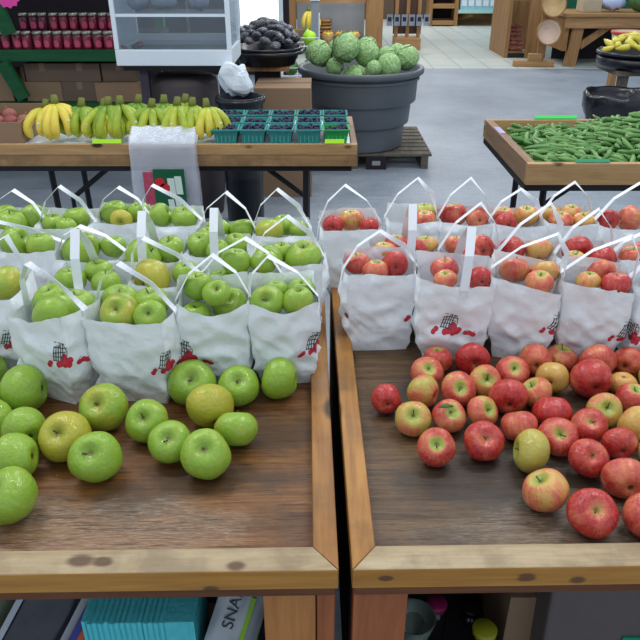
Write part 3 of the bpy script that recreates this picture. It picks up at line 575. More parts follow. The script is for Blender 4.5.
Rb(521, 226, [(505, 216, 23, 'u', ro, 'orange'), (523, 209, 25, 'u', ry, 'yellow-green'), (507, 223, 22, 'b', r1, 'dark red')], (521, 189), label='white bag of mixed yellow and red apples, back row', where=wh(4, 'b', 'red'), w=.145, d=.11)
Rb(576, 224, [(561, 213, 22, 'u', ry), (573, 212, 22, 'u', ry, 'yellow'), (588, 212, 22, 'u', ry, 'yellow'), (565, 220, 24, 'u', ro, 'orange-red')], (575, 182), label='white bag of pale yellowish apples, back row by the okra table leg', where=wh(5, 'b', 'red'), w=.14, d=.11, rim=HB)
Rb(628, 228, [(626, 214, 27, 'r', ro, 'yellow-red'), (611, 220, 22, 'b', r1, 'dark red')], (640, 183), label='white red-apple bag with a raised strap at the far end of the back row', where=wh(6, 'b', 'red'), w=.145, d=.11, rim=HB)
settle()
bpy.context.view_layer.update()
loose('green', [
 (2, 354, 42, 'ru', (.1, 0, 0), 'green apple half hidden beside the leftmost white bag, rearmost at the table edge'),
 (30, 389, 49, 'l', (.15, 0, 0), 'long green apple with two dark dots, lying sideways in front of two white bags'),
 (-17, 389, 42, 'u', (.2, 0, 0), 'green apple just peeping in at the edge beside the long dotted apple'),
 (7, 412, 45, 'ur', (.25, 0, 0), 'pale green apple at the table edge in front of the long dotted apple'),
 (21, 430, 45, 'bl', (.15, 0, 0), 'green apple showing its dimpled end, behind the big pale one at the table edge'),
 (19, 457, 49, 'l', (.25, 0, 0), 'pale green apple second from the front rail at the left table edge'),
 (12, 498, 56, 'ulf', (.15, 0, 0), 'big green apple nearest the front rail of the left table'),
 (64, 439, 51, 'uf', (.95, 0, 0), 'lumpy yellow-green apple, its hollow on top, behind the bright upright one'),
 (95, 457, 51, 'uf', (.05, 0, 0), 'bright green apple standing upright in front of the lumpy yellow one'),
 (104, 409, 48, 'uf', (.5, 0, 0), 'green apple with yellow base standing alone before the angled middle bag'),
 (148, 422, 44, 'uf', (.2, 0, 0), 'green apple leftmost of the group of eight near the side rail'),
 (170, 442, 44, 'uf', (.2, 0, 0), 'glossy green apple between its two neighbours at the front of the group of eight'),
 (206, 456, 49, 'uf', (.2, 0, 0), 'green apple frontmost of the group of eight'),
 (190, 384, 48, 'uf', (.1, 0, 0), 'deep green apple leaning on the bag, rearmost left of the group of eight'),
 (209, 406, 46, 'bul', (.85, 0, 0), 'yellowish green apple in the middle of the group, its dark hollow turned aside'),
 (241, 387, 42, 'uf', (.1, 0, 0), 'deep green apple behind the yellowish one, in front of the bag with a notched rim'),
 (234, 428, 45, 'ub', (.3, 0, 0), 'pale green apple with its blossom end down, rightmost at the front of the group'),
 (277, 373, 42, 'l', (.25, 0, 0), 'light green apple lying sideways with two dots, nearest the side rail')], 'loose green apples on the table')
Y_, P_ = (.25, .6, .6), (.62, .4, .5)
loose('red', [
 (386, 401, 31, 'b', (.95, .3, .1), 'dark red apple set apart, nearest the side rail of the red table'),
 (438, 359, 30, 'u', (.75, .8, .5), 'orange-red apple rearmost left, before the bag with the basket print'),
 (472, 360, 35, 'f', (.98, .3, .1), 'bright red apple turned with its ringed hollow towards the front, under the printed bag'),
 (427, 372, 33, 'uf', (.62, .5, .5), 'pinkish apple behind the yellow-cheeked one at the left of the heap'),
 (424, 393, 36, 'lb', (.45, .2, .2), 'pink apple with a yellow cheek and a dent on its side'),
 (413, 418, 37, 'uf', (.38, .4, .5), 'half yellow apple with a short stem, beside the apple set apart'),
 (449, 416, 35, 'uf', (.62, .1, .6), 'pink apple with a dried green leaf on its stem'),
 (460, 390, 36, 'fu', (.68, .2, .6), 'pink apple with a yellow-rimmed stem hollow, right behind the apple with the leaf'),
 (483, 383, 34, 'uf', (.5, .5, .6), 'pale pink apple behind the group, second right from the leafy one'),
 (482, 413, 34, 'ufr', (.55, .3, .8), 'pink apple with a green stem hollow, next right of the leafy apple'),
 (436, 448, 39, 'uf', (.72, .4, 1), 'red apple with a bright green crown around its stem, frontmost left'),
 (484, 441, 41, 'uf', (.88, .3, .4), 'big rosy red apple, front middle of the heap beside the green-crowned one'),
 (512, 372, 34, 'uf', (.68, .7, .6), 'speckled red-green apple in front of the bag with its rim cut slanting'),
 (545, 358, 33, 'b', (.62, .8, .6), 'dull red-brown apple under the bag, touching the green-topped one behind'),
 (556, 347, 32, 'u', (.62, .6, 1), 'red apple with green top, rearmost and half hidden against the bags'),
 (547, 377, 33, 'br', (.18, .7, .2), 'yellow apple with a faint red blush in the rear middle'),
 (539, 391, 33, 'ul', (.55, .6, 1), 'pink apple with green stem top, just in front of the yellow one'),
 (510, 398, 39, 'b', (.8, .5, .2), 'large plain rosy apple with its stem out of sight, middle of the heap'),
 (551, 409, 39, 'df', (.95, .3, .1), 'deep crimson apple resting on its side with its hollow to the front'),
 (519, 426, 36, 'ub', (.68, .9, .3), 'orange-red apple behind the big greenish yellow one'),
 (558, 436, 41, 'uf', (.72, .2, .4), 'large pink-red apple with a deep stem hollow, centre of the heap'),
 (531, 453, 44, 'l', (.2, .2, .2), 'greenish yellow apple lying with its pink stem end to the side'),
 (546, 491, 47, 'ul', (.42, .8, .9), 'yellow and pink striped apple with a green stem hollow, second nearest the front rail'),
 (592, 513, 50, 'uf', (.88, .4, .6), 'big red apple with a stalk, nearest the front rail'),
 (590, 460, 40, 'uf', (.85, .5, .3), 'red apple with a pale stem ring, behind the two biggest at the front'),
 (591, 427, 37, 'uf', (.78, .4, .4), 'muted red apple with russet stem ring, in front of the green-crowned right one'),
 (606, 412, 36, 'uf', (.38, .4, 1), 'half green apple with a bright green crown, right of the heap'),
 (588, 353, 36, 'b', (.72, .8, .2), 'orange-red smooth apple rearmost right, touching the bag'),
 (592, 380, 42, 'b', (.86, .3, .2), 'very large smooth crimson apple in the rear right'),
 (620, 362, 32, 'br', (.68, 1, .4), 'orange apple behind the small yellow one at the right'),
 (621, 382, 29, 'd', (.22, .9, .1), 'small yellow-orange apple squeezed right of the very large one'),
 (632, 399, 34, 'u', (.74, .5, 1), 'bright red apple with green stem top near the right table end'),
 (647, 373, 34, 'ur', (.3, .5, 1), 'yellow-green apple half out of view at the right table end'),
 (643, 354, 31, 'u', (.66, .8, .6), 'orange-red apple rearmost at the right end, against the last bag'),
 (636, 427, 40, 'b', (.32, .7, .2), 'yellowish blushed apple at the right end, in front of the bright green-topped one'),
 (620, 444, 35, 'b', (.88, .3, .1), 'small crimson apple right of the apple with the pale stem ring'),
 (622, 479, 44, 'b', (.66, .4, .3), 'dull dusky pink lumpy apple, behind the biggest red one'),
 (649, 516, 50, 'u', (.85, .6, .3), 'red apple cut by the picture edge, at the front right'),
 (655, 452, 38, 'u', (.3, .7, .4), 'yellow apple barely in view at the right end of the heap')], 'loose red apples on the table')
lf = next(o for o in bpy.data.objects if o.get('label', '').startswith('pink apple with a dried'))
lm = MB()
for k in range(7):
    u = k / 6; wd = .2 * math.sin(math.pi * (u * .9 + .06)); z = .9 + .12 * math.sin(u * 3)
    lm.v += [(-u * .85 + .1, -.1 - wd - u * .1, z - .06), (-u * .85 + .1, -.1 - u * .1, z), (-u * .85 + .1, -.1 + wd - u * .1, z - .06)]
for k in range(6):
    for j in range(2): a = k * 3 + j; lm.f.append((a, a + 1, a + 4, a + 3)); lm.m.append(0)
lo_ = lm.build('leaf', M['leaf'], lf, smooth=True, solid=.03); lo_.rotation_euler = lf.rotation_quaternion.inverted().to_euler()
lo_.location = lf.rotation_quaternion.inverted() @ Vector((0, -.25, .1))
# ------------------------------------------------------------------ banana table: folding table, tray, fruit
BY = 2.86; BZ = .84                          # front of the tray, height of its rim
bt = empty('folding_table', (0, BY, 0), 0, 'black folding table under the banana and blueberry tray', 'table', 'folding tables')
bx1 = .155; bx0 = -1.75
MB().box((bx0 + .02, .02, .722), (bx1 - .02, .56, .748)).build('tabletop', M['black'], bt, bevel=.004)
def fold_leg(t, x, inward):
    for y in (.08, .48): MB().tube([(x, y, .722), (x + .01 * inward, y, .0)], .014, 8).build('leg', M['black'], t)
    MB().tube([(x, .08, .36), (x, .48, .36)], .011, 8).build('crossbar', M['black'], t)
    MB().tube([(x, .28, .36), (x, .28, .52), (x + .26 * inward, .28, .718)], .012, 8).build('brace', M['black'], t)
fold_leg(bt, -1.165, 1); fold_leg(bt, -.06, -1)
tr = empty('wooden_tray', (0, BY, .7485), 0, 'shallow wooden tray with bananas and blueberry boxes on folding table', 'tray', 'wooden produce trays')
MB().box((bx0, .0, .048), (bx1, .022, .0925)).build('front_rail', M['tray'], tr, bevel=.002)
MB().box((bx0, .001, 0), (bx1 - .001, .024, .047)).build('front_board', M['tray_low'], tr, bevel=.002)
MB().box((bx0, .52, 0), (bx1, .545, .0925)).build('back_rail', M['tray'], tr, bevel=.002)
MB().box((bx1 - .025, .0245, 0), (bx1, .5195, .0925)).build('side_rail', M['tray_y'], tr, bevel=.002)
MB().box((bx0, .0245, 0), (bx0 + .025, .5195, .0925)).build('side_rail', M['tray_y'], tr, bevel=.002)
MB().box((bx0 + .0255, .0245, 0), (bx1 - .0255, .5195, .012)).build('base_panel', M['white'], tr)
TF = .8305                                   # white lining, level with the rails
MB().box((bx0 + .026, .025, .0125), (bx1 - .026, .519, TF - .7485 - .0005)).build('lining', M['white'], tr)
def banana_bunch(seed, n, spread):
    rr = random.Random(seed); root = bpy.data.objects.new('banana_bunch', None); C.objects.link(root); root.empty_display_size = .03
    Hh = .138 + .02 * rr.random()
    c = MB(); c.tube([(0, 0, Hh - .014), (.002, .004, Hh + .004), (.004, .012, Hh + .024)], [.02, .016, .013], 8, sq=.7); c.build('stalk', M['banana_tip'], root, smooth=True)
    for i in range(n):
        a = R(-90 + (i - (n - 1) / 2) * spread / max(1, n - 1) + rr.uniform(-9, 9)); dv = Vector((math.cos(a), math.sin(a), 0)); pts = []; rs = []
        L = rr.uniform(.92, 1.08); out = rr.uniform(.055, .085)
        for k in range(11):
            u = k / 10; o_ = out * (math.sin(u * 2.3) * 1.0 + .12 * u) + .014; z = Hh - .012 - (Hh - .03) * (u ** 1.12) * L
            pts.append(dv * o_ + Vector((0, 0, max(z, .018 if u < .95 else .012)))); rs.append(.0185 * max(.28, min(1, 4.2 * u + .3) * min(1, (1 - u) * 5 + .25)))
        m = MB(); m.tube(pts, rs, 9); b = m.build('banana', M['banana'], root, smooth=True)
        if i == n // 2:
            p = pts[5] + dv * .0172; s = MB(); s.ball(p, .0062, 8, 4, sz=1, rot=Matrix.Diagonal((1, .25, 1)).to_3x3() if False else None); s.build('sticker', M['sticker'], b)
    return root
bl = [(44, 104, 2, 0.85, -25, 'yellow bunch of bananas nearest the onion box'), (55, 106, 1, 1.0, 30, 'ripest yellow bunch, second from the onion box'), (80, 100, 1, .25, 0, 'green bunch of bananas with a tall stalk, rear left'),
      (105, 117, 0, .55, 0, 'small yellow-green bunch at the tray front, left of the clear bags'), (107, 101, 1, .2, 5, 'green bunch behind the small front one'), (121, 113, 2, .4, 25, 'bunch with long pale bananas just left of the hanging clear bags'),
      (137, 97, 0, .1, -10, 'very green narrow bunch behind the clear bags, rear'), (151, 103, 1, .3, 0, 'green bunch with stickers above the hanging clear bags'), (163, 98, 0, .15, 10, 'dark green bunch at the back rail right of the clear bags'),
      (178, 118, 0, .5, 0, 'small bunch at the tray front right of the clear bags'), (184, 97, 1, .35, -15, 'pale green bunch at the back rail'), (192, 105, 1, .45, 10, 'large yellow-green bunch second from the blueberry boxes'), (206, 101, 2, .6, 35, 'half bunch of bananas next to the blueberry boxes')]
for i, (px, py, k, ripe, rz, lab) in enumerate(bl):
    z = TF + .16; p = U(px, py, z); p.y = max(BY + .14, min(BY + .40, p.y)); p.x = D(px, py, p.y).x
    o = banana_bunch(i + 1, (5, 6, 4)[k], (125, 150, 100)[k]); o.location = (p.x, p.y, TF); o.rotation_euler = (0, 0, R(rz)); tag(o, lab, 'bananas', 'banana bunches in the tray')
    for ch in o.children: ch.color = (ripe * .8 + .12 + rnd.uniform(-.08, .08), 0, 0, 1)
# onion box
def open_box(name, x0, x1, y0, y1, z0, h, m, label, cat, th=.006, grp=None):
    b = MB(); b.box((x0, y0, 0), (x1, y1, th)); b.box((x0, y0, th), (x1, y0 + th, h)); b.box((x0, y1 - th, th), (x1, y1, h)); b.box((x0, y0 + th, th), (x0 + th, y1 - th, h)); b.box((x1 - th, y0 + th, th), (x1, y1 - th, h))
    return put(name, b, m, (0, 0, z0), label, cat, grp)
p0 = D(18, 145, BY + .07)
open_box('cardboard_box', -1.66, -1.245, BY + .035, BY + .44, TF + .0005, .092, M['card'], 'open cardboard box of red onions on the banana tray', 'box')
kb = MB(); kb.ball((0, 0, 0), 1, 14, 9, sz=.92); kb.tube([(0, 0, .85), (.02, 0, 1.12), (.06, .02, 1.3)], [.16, .07, .1], 6); KM = [kb.mesh('red_onion', M['onion'], True), kb.mesh('russet_onion', M['potato'], True)]
def blob(name, me, loc, r, label, cat, group, rot=True):
    o = bpy.data.objects.new(name, me); C.objects.link(o); o.location = loc; o.scale = (r, r, r) if not isinstance(r, tuple) else r
    if rot: o.rotation_euler = (rnd.uniform(-.6, .6), rnd.uniform(-.6, .6), rnd.uniform(0, 6))
    return tag(o, label, cat, group)
for k in range(16):
    px = 3 + (k % 6) * 5.4 - (30 if k > 11 else 0); row = k // 6
    blob('red_onion', KM[k % 2], (-1.60 + (k % 6) * .062 + rnd.uniform(-.006, .006), BY + .10 + row * .12, TF + .045 + rnd.uniform(0, .022)), .034, 'red onion in the open cardboard box on the banana tray', 'onion', 'red onions in the cardboard box')
# blueberry boxes
def pint(m, seed):
    b = MB(); t, bo, h = .052, .041, .062; th = .003
    def ring(s, z): return [(-s, -s, z), (s, -s, z), (s, s, z), (-s, s, z)]
    vs = ring(bo, 0) + ring(t, h) + ring(t + .004, h) + ring(t + .004, h - .006) + ring(t - th, h) + ring(bo - th, th)
    q = lambda a, b_: [(a * 4 + k, a * 4 + (k + 1) % 4, b_ * 4 + (k + 1) % 4, b_ * 4 + k) for k in range(4)]
    b.add(vs, [(3, 2, 1, 0)] + q(0, 1) + q(3, 2) + q(1, 3) + q(2, 4) + q(4, 5) + [(20, 21, 22, 23)])
    for k in range(-2, 3): b.box((k * .017 - .003, -.0485, .012), (k * .017 + .003, -.0445, .05), Matrix.Rotation(R(-9.6), 3, 'X'))
    return b.mesh('berry_box', m)
PM = pint(M['teal'], 1); PG = pint(M['greenbox'], 2)
def berries(seed):
    rr = random.Random(seed); b = MB()
    for i in range(46): b.ball((rr.uniform(-.042, .042), rr.uniform(-.042, .042), .046 + rr.uniform(0, .018)), .0075, 6, 4)
    b.box((-.042, -.042, .02), (.042, .042, .047)); return b.mesh('blueberries', M['berry'], True)
BMs = [berries(i) for i in range(3)]
boxes = [(260, 142, 'front'), (287, 142, 'front'), (312, 142, 'front'), (337, 142, 'front'), (226, 143, 'front'), (231, 132, 'middle'), (261, 131, 'middle'), (288, 131, 'middle'), (313, 131, 'middle'), (337, 131, 'middle'), (235, 122, 'rear'), (288, 122, 'rear'), (311, 122, 'rear'), (335, 122, 'rear'), (262, 122, 'rear')]
cols = {226: 1, 231: 1, 235: 1, 260: 2, 261: 2, 262: 2, 287: 3, 288: 3, 312: 4, 313: 4, 311: 4, 337: 5, 335: 5}
for i, (px, py, rw) in enumerate(boxes):
    rY = BY + {'front': .088, 'middle': .205, 'rear': .322}[rw]; x = bx1 - .088 - (5 - cols[px]) * .1155; zz = TF + .0005 + {'front': 0, 'middle': .004, 'rear': .012}[rw]
    g = px == 337 and rw == 'front'
    bo = bpy.data.objects.new('berry_box', PG if g else PM); C.objects.link(bo); bo.location = (x, rY, zz); bo.rotation_euler.z = R(rnd.uniform(-3, 3))
    tag(bo, ('bright green' if g else 'teal') + ' pulp box of blueberries, %s row, %s from the bananas' % (rw, ORD[cols[px] - 1]), 'berry box', 'blueberry boxes')
    s = bpy.data.objects.new('blueberries', BMs[i % 3]); C.objects.link(s); s.location = (x, rY, zz); s.rotation_euler.z = R(90 * i); tag(s, 'blueberries heaped in the %s row pulp box, %s from the bananas' % (rw, ORD[cols[px] - 1]), 'blueberries', 'blueberry heaps', 'stuff')
put('price_card', MB().box((-.04, 0, 0), (.04, .003, .018), Matrix.Rotation(R(-25), 3, 'X')), M['lime'], (.06, BY + .003, BZ + .0035), 'lime green price strip on the tray rail under the green berry box', 'price card', 'price cards')
put('price_card', MB().box((-.06, 0, 0), (.06, .003, .018), Matrix.Rotation(R(-25), 3, 'X')), M['lime'], (D(107, 145, BY).x, BY + .003, BZ + .0035), 'lime green price strip on the tray rail under the bananas', 'price card', 'price cards')
# hanging clear produce bags
hb = empty('produce_bag_pad', (D(166, 180, BY - .02).x, BY - .012, 0), 0, 'pad of clear plastic produce bags hanging on the banana tray front', 'plastic bags')
zt, zb = .905, .46
def film(w0, w1, yo, amp, sd, zt=zt, zb=zb):
    m = MB(); n, q = 22, 30; vs = []
    for i in range(q + 1):
        u = i / q; z = zt + (zb - zt) * u
        for k in range(n + 1):
            s = k / n * 2 - 1; wd = (w0 + (w1 - w0) * u) / 2; e = 1 + .04 * noise.noise(Vector((sd, u * 5, 0)))
            y = yo + amp * noise.noise(Vector((s * 2.5 + sd, u * 5, sd))) + amp * .5 * (1 - abs(noise.noise(Vector((s * 5 + u * 3, u * 7 - s * 2, sd * 2))) * 2)) + .02 * u * (sd % 3 - 1) * .3
            if z > BZ + .006: y += (z - BZ - .006) * 1.3
            vs.append((s * wd * e, y, z + (.006 * noise.noise(Vector((s * 6, sd, 1))) if i in (0, q) else 0)))
    return m.add(vs, [(i * (n + 1) + k, i * (n + 1) + k + 1, (i + 1) * (n + 1) + k + 1, (i + 1) * (n + 1) + k) for i in range(q) for k in range(n)])
for k in range(4): film(.262 + .005 * k, .285 + .006 * k, -.03 + .009 * k, .006, k * 1.7 + 1).build('bag_sheet', M['bagfilm'], hb, smooth=True)
def fl(x0, x1, z0, z1, m, nm, y=-.041, sk=0, lab=None):
    o = MB().add([(x0, y, z0), (x1, y + .001, z0), (x1 + sk, y + .001, z1), (x0 + sk, y, z1)], [(0, 1, 2, 3)]).build(nm, M[m], hb, solid=.001)
    if lab: o['label'] = lab
    return o
X0 = hb.location.x
def zx(px, py): p = D(px, py, BY - .05); return p.x - X0, p.z
a = zx(157, 208); b_ = zx(184, 169); fl(a[0], b_[0], a[1], b_[1], 'print_green', 'print_panel', lab='dark green printed panel')
a = zx(147, 208); b_ = zx(166, 172); fl(a[0], b_[0], a[1], b_[1], 'print_maroon', 'print_panel', y=-.0395, lab='raspberry coloured print')
for (p, q, sk) in (((152, 184), (168, 180), .0), ((160, 192), (171, 183), 0)):
    a = zx(*p); b_ = zx(*q); c = ((a[0] + b_[0]) / 2, (a[1] + b_[1]) / 2); m = MB()
    m.add([(c[0] + math.cos(t * .524) * .021 * (1.1 if t % 3 else .95), -.0435, c[1] + math.sin(t * .524) * .019) for t in range(12)], [tuple(range(12))]); m.build('print_apple', M['print_red'], hb, solid=.001)
for (p, q) in (((170, 196), (175, 178)), ((177, 194), (182, 176)), ((170, 207), (175, 199)), ((177, 207), (182, 198))):
    a = zx(*p); b_ = zx(*q); fl(a[0], b_[0], a[1], b_[1], 'print_white', 'print_panel', y=-.0435, sk=-.004, lab='white printed block')
# ------------------------------------------------------------------ okra table
OX = .79; OY = 2.585; OD = .79; OW = 1.5
ot = empty('folding_table', (OX, OY, 0), 0, 'black folding table under the okra tray', 'table', 'folding tables')
MB().box((.0, .01, .725), (OW, OD - .02, .752)).build('tabletop', M['black'], ot, bevel=.004)
fold_leg(ot, .10, 1); fold_leg(ot, OW - .1, -1)
oy = empty('wooden_tray', (OX, OY, .7525), 0, 'wooden tray heaped with okra on the black folding table', 'tray', 'wooden produce trays')
MB().box((0, 0, 0), (OW, .03, .083)).build('front_rail', M['tray'], oy, bevel=.002)
MB().box((0, OD - .03, 0), (OW, OD, .083)).build('back_rail', M['tray'], oy, bevel=.002)
MB().box((0, .0305, 0), (.035, OD - .0305, .083)).build('side_rail', M['tray_y'], oy, bevel=.002)
MB().box((OW - .035, .0305, 0), (OW, OD - .0305, .083)).build('side_rail', M['tray_y'], oy, bevel=.002)
MB().box((.0355, .0305, 0), (OW - .0355, OD - .0305, .012)).build('base_panel', M['tray_low'], oy)
def heap(x, y):                              # local to the tray
    e = min(1, x / .16) * min(1, y / .06) * min(1, (OD - .03 - y) / .06); e = max(0, min(1, e))
    return .7525 + .028 + e * (.026 + .19 * max(0, min(1, (x - .36) / .5)) * math.sin(max(0, min(1, y / OD)) * math.pi) + .008 * noise.noise(Vector((x * 9, y * 9, 3))))
def pod_geo(mb, seed, L=.092, r=.0104, mi=0):
    rr = random.Random(seed); bend = rr.uniform(-.012, .012); n = 10; prof = [(-.5, .45), (-.44, .8), (-.3, 1), (-.05, .95), (.2, .7), (.38, .38), (.5, .08)]; vs = []
    for u, s in prof:
        for k in range(n): a = 6.2832 * k / n; q = s * r * (1.12 if k % 2 else .9); vs.append(Vector((u * L, q * math.cos(a) + bend * (1 - 4 * u * u), q * math.sin(a))))
    mb.add(vs, [(i * n + k, i * n + (k + 1) % n, (i + 1) * n + (k + 1) % n, (i + 1) * n + k) for i in range(6) for k in range(n)] + [tuple(range(n))[::-1]], mi)
    mb.tube([(-.62 * L, bend * -.3, .001), (-.5 * L, 0, 0), (-.47 * L, 0, 0)], [.0026, .0036, .0062], 7, mi=1); return mb
OM = []
for i in range(5):
    for mm in ('okra', 'okra_dark'): OM.append(pod_geo(MB(), i, (.082, .09, .098, .104, .076)[i]).mesh('okra_pod', [M[mm], M['okra_cap']], True))
def pod_rot(): return Matrix.Rotation(R(rnd.choice((0, 180)) + rnd.gauss(-22, 58)), 3, 'Z') @ Matrix.Rotation(R(rnd.gauss(0, 11)), 3, 'Y')
hm = MB(); n, m_ = 40, 24; vs = []
for j in range(m_ + 1):
    for i in range(n + 1):
        x = .037 + (OW - .074) * i / n; y = .032 + (OD - .064) * j / m_; vs.append((x, y, heap(x, y) - .012 - .7525))
hm.add(vs, [(j * (n + 1) + i, j * (n + 1) + i + 1, (j + 1) * (n + 1) + i + 1, (j + 1) * (n + 1) + i) for j in range(m_) for i in range(n)], 0)
for i in range(420):
    x = rnd.uniform(.1, OW - .1); y = rnd.uniform(.095, OD - .095); sub = pod_geo(MB(), i % 7, rnd.uniform(.08, .1)); rt_ = pod_rot(); b0 = len(hm.v)
    hm.add([rt_ @ Vector(v) + Vector((x, y, heap(x, y) - .008 - .7525)) for v in sub.v], sub.f, 0)
    for k, mi in enumerate(sub.m): hm.m[-len(sub.m) + k] = mi
tag(hm.build('okra_heap', [M['okra_dark'], M['okra_cap']], None, (OX, OY, .7525), smooth=True), 'underlying mass of green okra pods in the wooden tray', 'okra', 'okra under the top pods', 'stuff')
for i in range(285):
    x = .095 + (OW * .62 - .12) * ((i * .6180339) % 1); y = .088 + (OD - .18) * ((i + .5) / 285); x += rnd.uniform(-.01, .01)
    o = bpy.data.objects.new('okra_pod', OM[rnd.randrange(10)]); C.objects.link(o); o.location = (OX + x, OY + y, heap(x, y) + .006 + rnd.uniform(0, .012)); o.rotation_euler = pod_rot().to_euler()
    tag(o, 'green okra pod lying on top of the heap in the wooden tray', 'okra', 'okra pods on top of the heap')
def card(px, py, Y, w, h, m, label, z=None, t=-25):
    p = D(px, py, Y); put('price_card', MB().box((-w / 2, -.0015, 0), (w / 2, .0015, h), Matrix.Rotation(R(t), 3, 'X')), M[m], (p.x, Y, z if z else p.z), label, 'price card', 'price cards')
card(593, 160, OY + .012, .13, .016, 'gsign2', 'sea green price strip on the front rail of the okra tray', .8362, -60)
card(556, 115, OY + OD - .015, .2, .022, 'gsign', 'bright green price strip on the back rail of the okra tray', .8362, -62)
put('price_card', MB().box((-.014, -.06, 0), (.014, .06, .0015)), M['lav'], (OX + .018, OY + .55, .836), 'pale lilac sticker on the side rail of the okra tray', 'price card', 'price cards')
# ------------------------------------------------------------------ cabbage tank on its pallet
pa = empty('pallet', (.27, 5.46, 0), 0, 'grey wooden pallet under the cabbage tank', 'pallet')
for x in (-.58, -.02, .54): MB().box((x, 0, .0), (x + .055, .98, .10)).build('stringer', M['greywood'], pa)
for k in range(8): MB().box((-.6, .0 + k * .126, .1005), (.62, .095 + k * .126, .12)).build('deck_board', M['greywood'], pa, bevel=.002)
MB().box((-.6, -.002, .0), (.62, .09, .0)).build('bottom_board', M['greywood'], pa) if False else None
MB().box((.10, -.022, .0), (.26, -.0005, .098)).build('end_block', M['dark'], pa); MB().box((.145, -.024, .035), (.21, -.0221, .07)).build('label_patch', M['grey'], pa)
tk = empty('stock_tank', (.325, 5.80, .1205), 0, 'large round grey plastic tank full of cabbages', 'tank')
prof = [(.0, 0), (.34, 0), (.352, .012), (.353, .016), (.368, .178), (.369, .182), (.398, .196), (.401, .2), (.413, .345), (.414, .35), (.446, .366), (.449, .37), (.460, .56), (.461, .565), (.495, .572), (.502, .578), (.502, .612), (.495, .618), (.472, .618), (.460, .605), (.435, .4), (.36, .36), (0, .35)]
MB().lathe(prof, 64).build('body', M['tub'], tk, smooth=True)
MB().lathe([(.463, .53), (.472, .532), (.472, .55), (.463, .553)], 64, ring=True).build('band', M['tub'], tk)
def cabbage_mesh(seed):
    mb = MB(); n, m = 30, 20
    def pt(a, t, rr): 
        p = Vector((math.sin(a) * math.cos(t), math.sin(a) * math.sin(t), math.cos(a) * .92)); q = .05 * noise.noise(p * 2 + Vector((seed * 5, 0, 0))) + .03 * abs(noise.noise(p * 5 + Vector((0, seed * 3, 0))))
        return p * (rr + q)
    mb.add([pt(math.pi * i / m, 6.2832 * k / n, .96) for i in range(m + 1) for k in range(n)], [(i * n + k, (i + 1) * n + k, (i + 1) * n + (k + 1) % n, i * n + (k + 1) % n) for i in range(m) for k in range(n)])
    return mb.mesh('cabbage', M['cab'], True)
def cab_leaf(seed):
    rr = random.Random(seed); mb = MB(); 
    for L in range(4):
        ax = Vector((rr.uniform(-1, 1), rr.uniform(-1, 1), rr.uniform(-.1, .9))).normalized(); q = Vector((0, 0, 1)).rotation_difference(ax); n, m = 20, 8; vs = [q @ Vector((0, 0, .97))]
        for i in range(1, m + 1):
            for k in range(n):
                t = 6.2832 * k / n; a = 1.25 * i / m * (1 + .12 * math.sin(3 * t + L)); rad = 1.0 + .012 * L + .028 * (i / m) ** 4 + .012 * (i / m) * math.sin(t * 7 + seed) ; vs.append(q @ Vector((math.sin(a) * math.cos(t), math.sin(a) * math.sin(t), math.cos(a) * .95)) * rad)
        mb.add(vs, [(0, 1 + k, 1 + (k + 1) % n) for k in range(n)] + [(1 + i * n + k, 1 + (i + 1) * n + k, 1 + (i + 1) * n + (k + 1) % n, 1 + i * n + (k + 1) % n) for i in range(m - 1) for k in range(n)])
    return mb.mesh('outer_leaf', M['cab'], True)
CMs = [cabbage_mesh(i) for i in range(3)]; CL = [cab_leaf(i + 4) for i in range(4)]
cabs = [(316, 57, 27, 5.52, 'cabbage leftmost in the grey tank, deep green'), (339, 59, 29, 5.45, 'pale cabbage with white-veined leaves in front in the grey tank'), (354, 67, 26, 5.36, 'cabbage lowest at the front rim of the grey tank'), (364, 60, 26, 5.5, 'round cabbage at the middle of the heap, below the topmost'), (361, 45, 22, 5.75, 'topmost cabbage of the heap in the grey tank'),
        (384, 66, 26, 5.42, 'bright cabbage at the front rim, right of the lowest one'), (398, 60, 25, 5.56, 'deep green cabbage nearest the right tank rim'), (381, 54, 20, 5.85, 'pale cabbage behind, right of the topmost one'), (333, 48, 24, 5.85, 'cabbage at the rear left of the heap'), (345, 47, 20, 6.0, 'cabbage at the very back of the tank, mostly hidden'), (323, 68, 19, 5.42, 'small loose-leaved cabbage at the left front rim of the tank'), (372, 72, 16, 5.36, 'small cabbage peeping over the front rim between two others'), (391, 50, 18, 5.95, 'cabbage at the rear right of the heap')]
it = []
for px, py, dia, Y, lab in cabs:
    p = D(px, py, Y); it.append([p, dia / F * axial(p) / 2 * .97])
def clampc(a):
    dx = a[0].x - .325; dy = a[0].y - 5.80; L = math.hypot(dx, dy); mx = .44 - a[1] * 1.06 + max(0, a[0].z - .77) * .9
    if L > mx: a[0].x = .325 + dx / L * mx; a[0].y = 5.80 + dy / L * mx; a[0].z += .004
for e in it: e[1] *= 1.02; e[0].x += .045; e[0].z -= .02
relax(it, 120, clampc, True)
for i, ((p, r), c) in enumerate(zip(it, cabs)):
    o = blob('cabbage', CMs[i % 3], p, r * .985, c[4], 'cabbage', 'cabbages in the grey tank'); l = bpy.data.objects.new('outer_leaf', CL[i % 4]); C.objects.link(l); l.parent = o
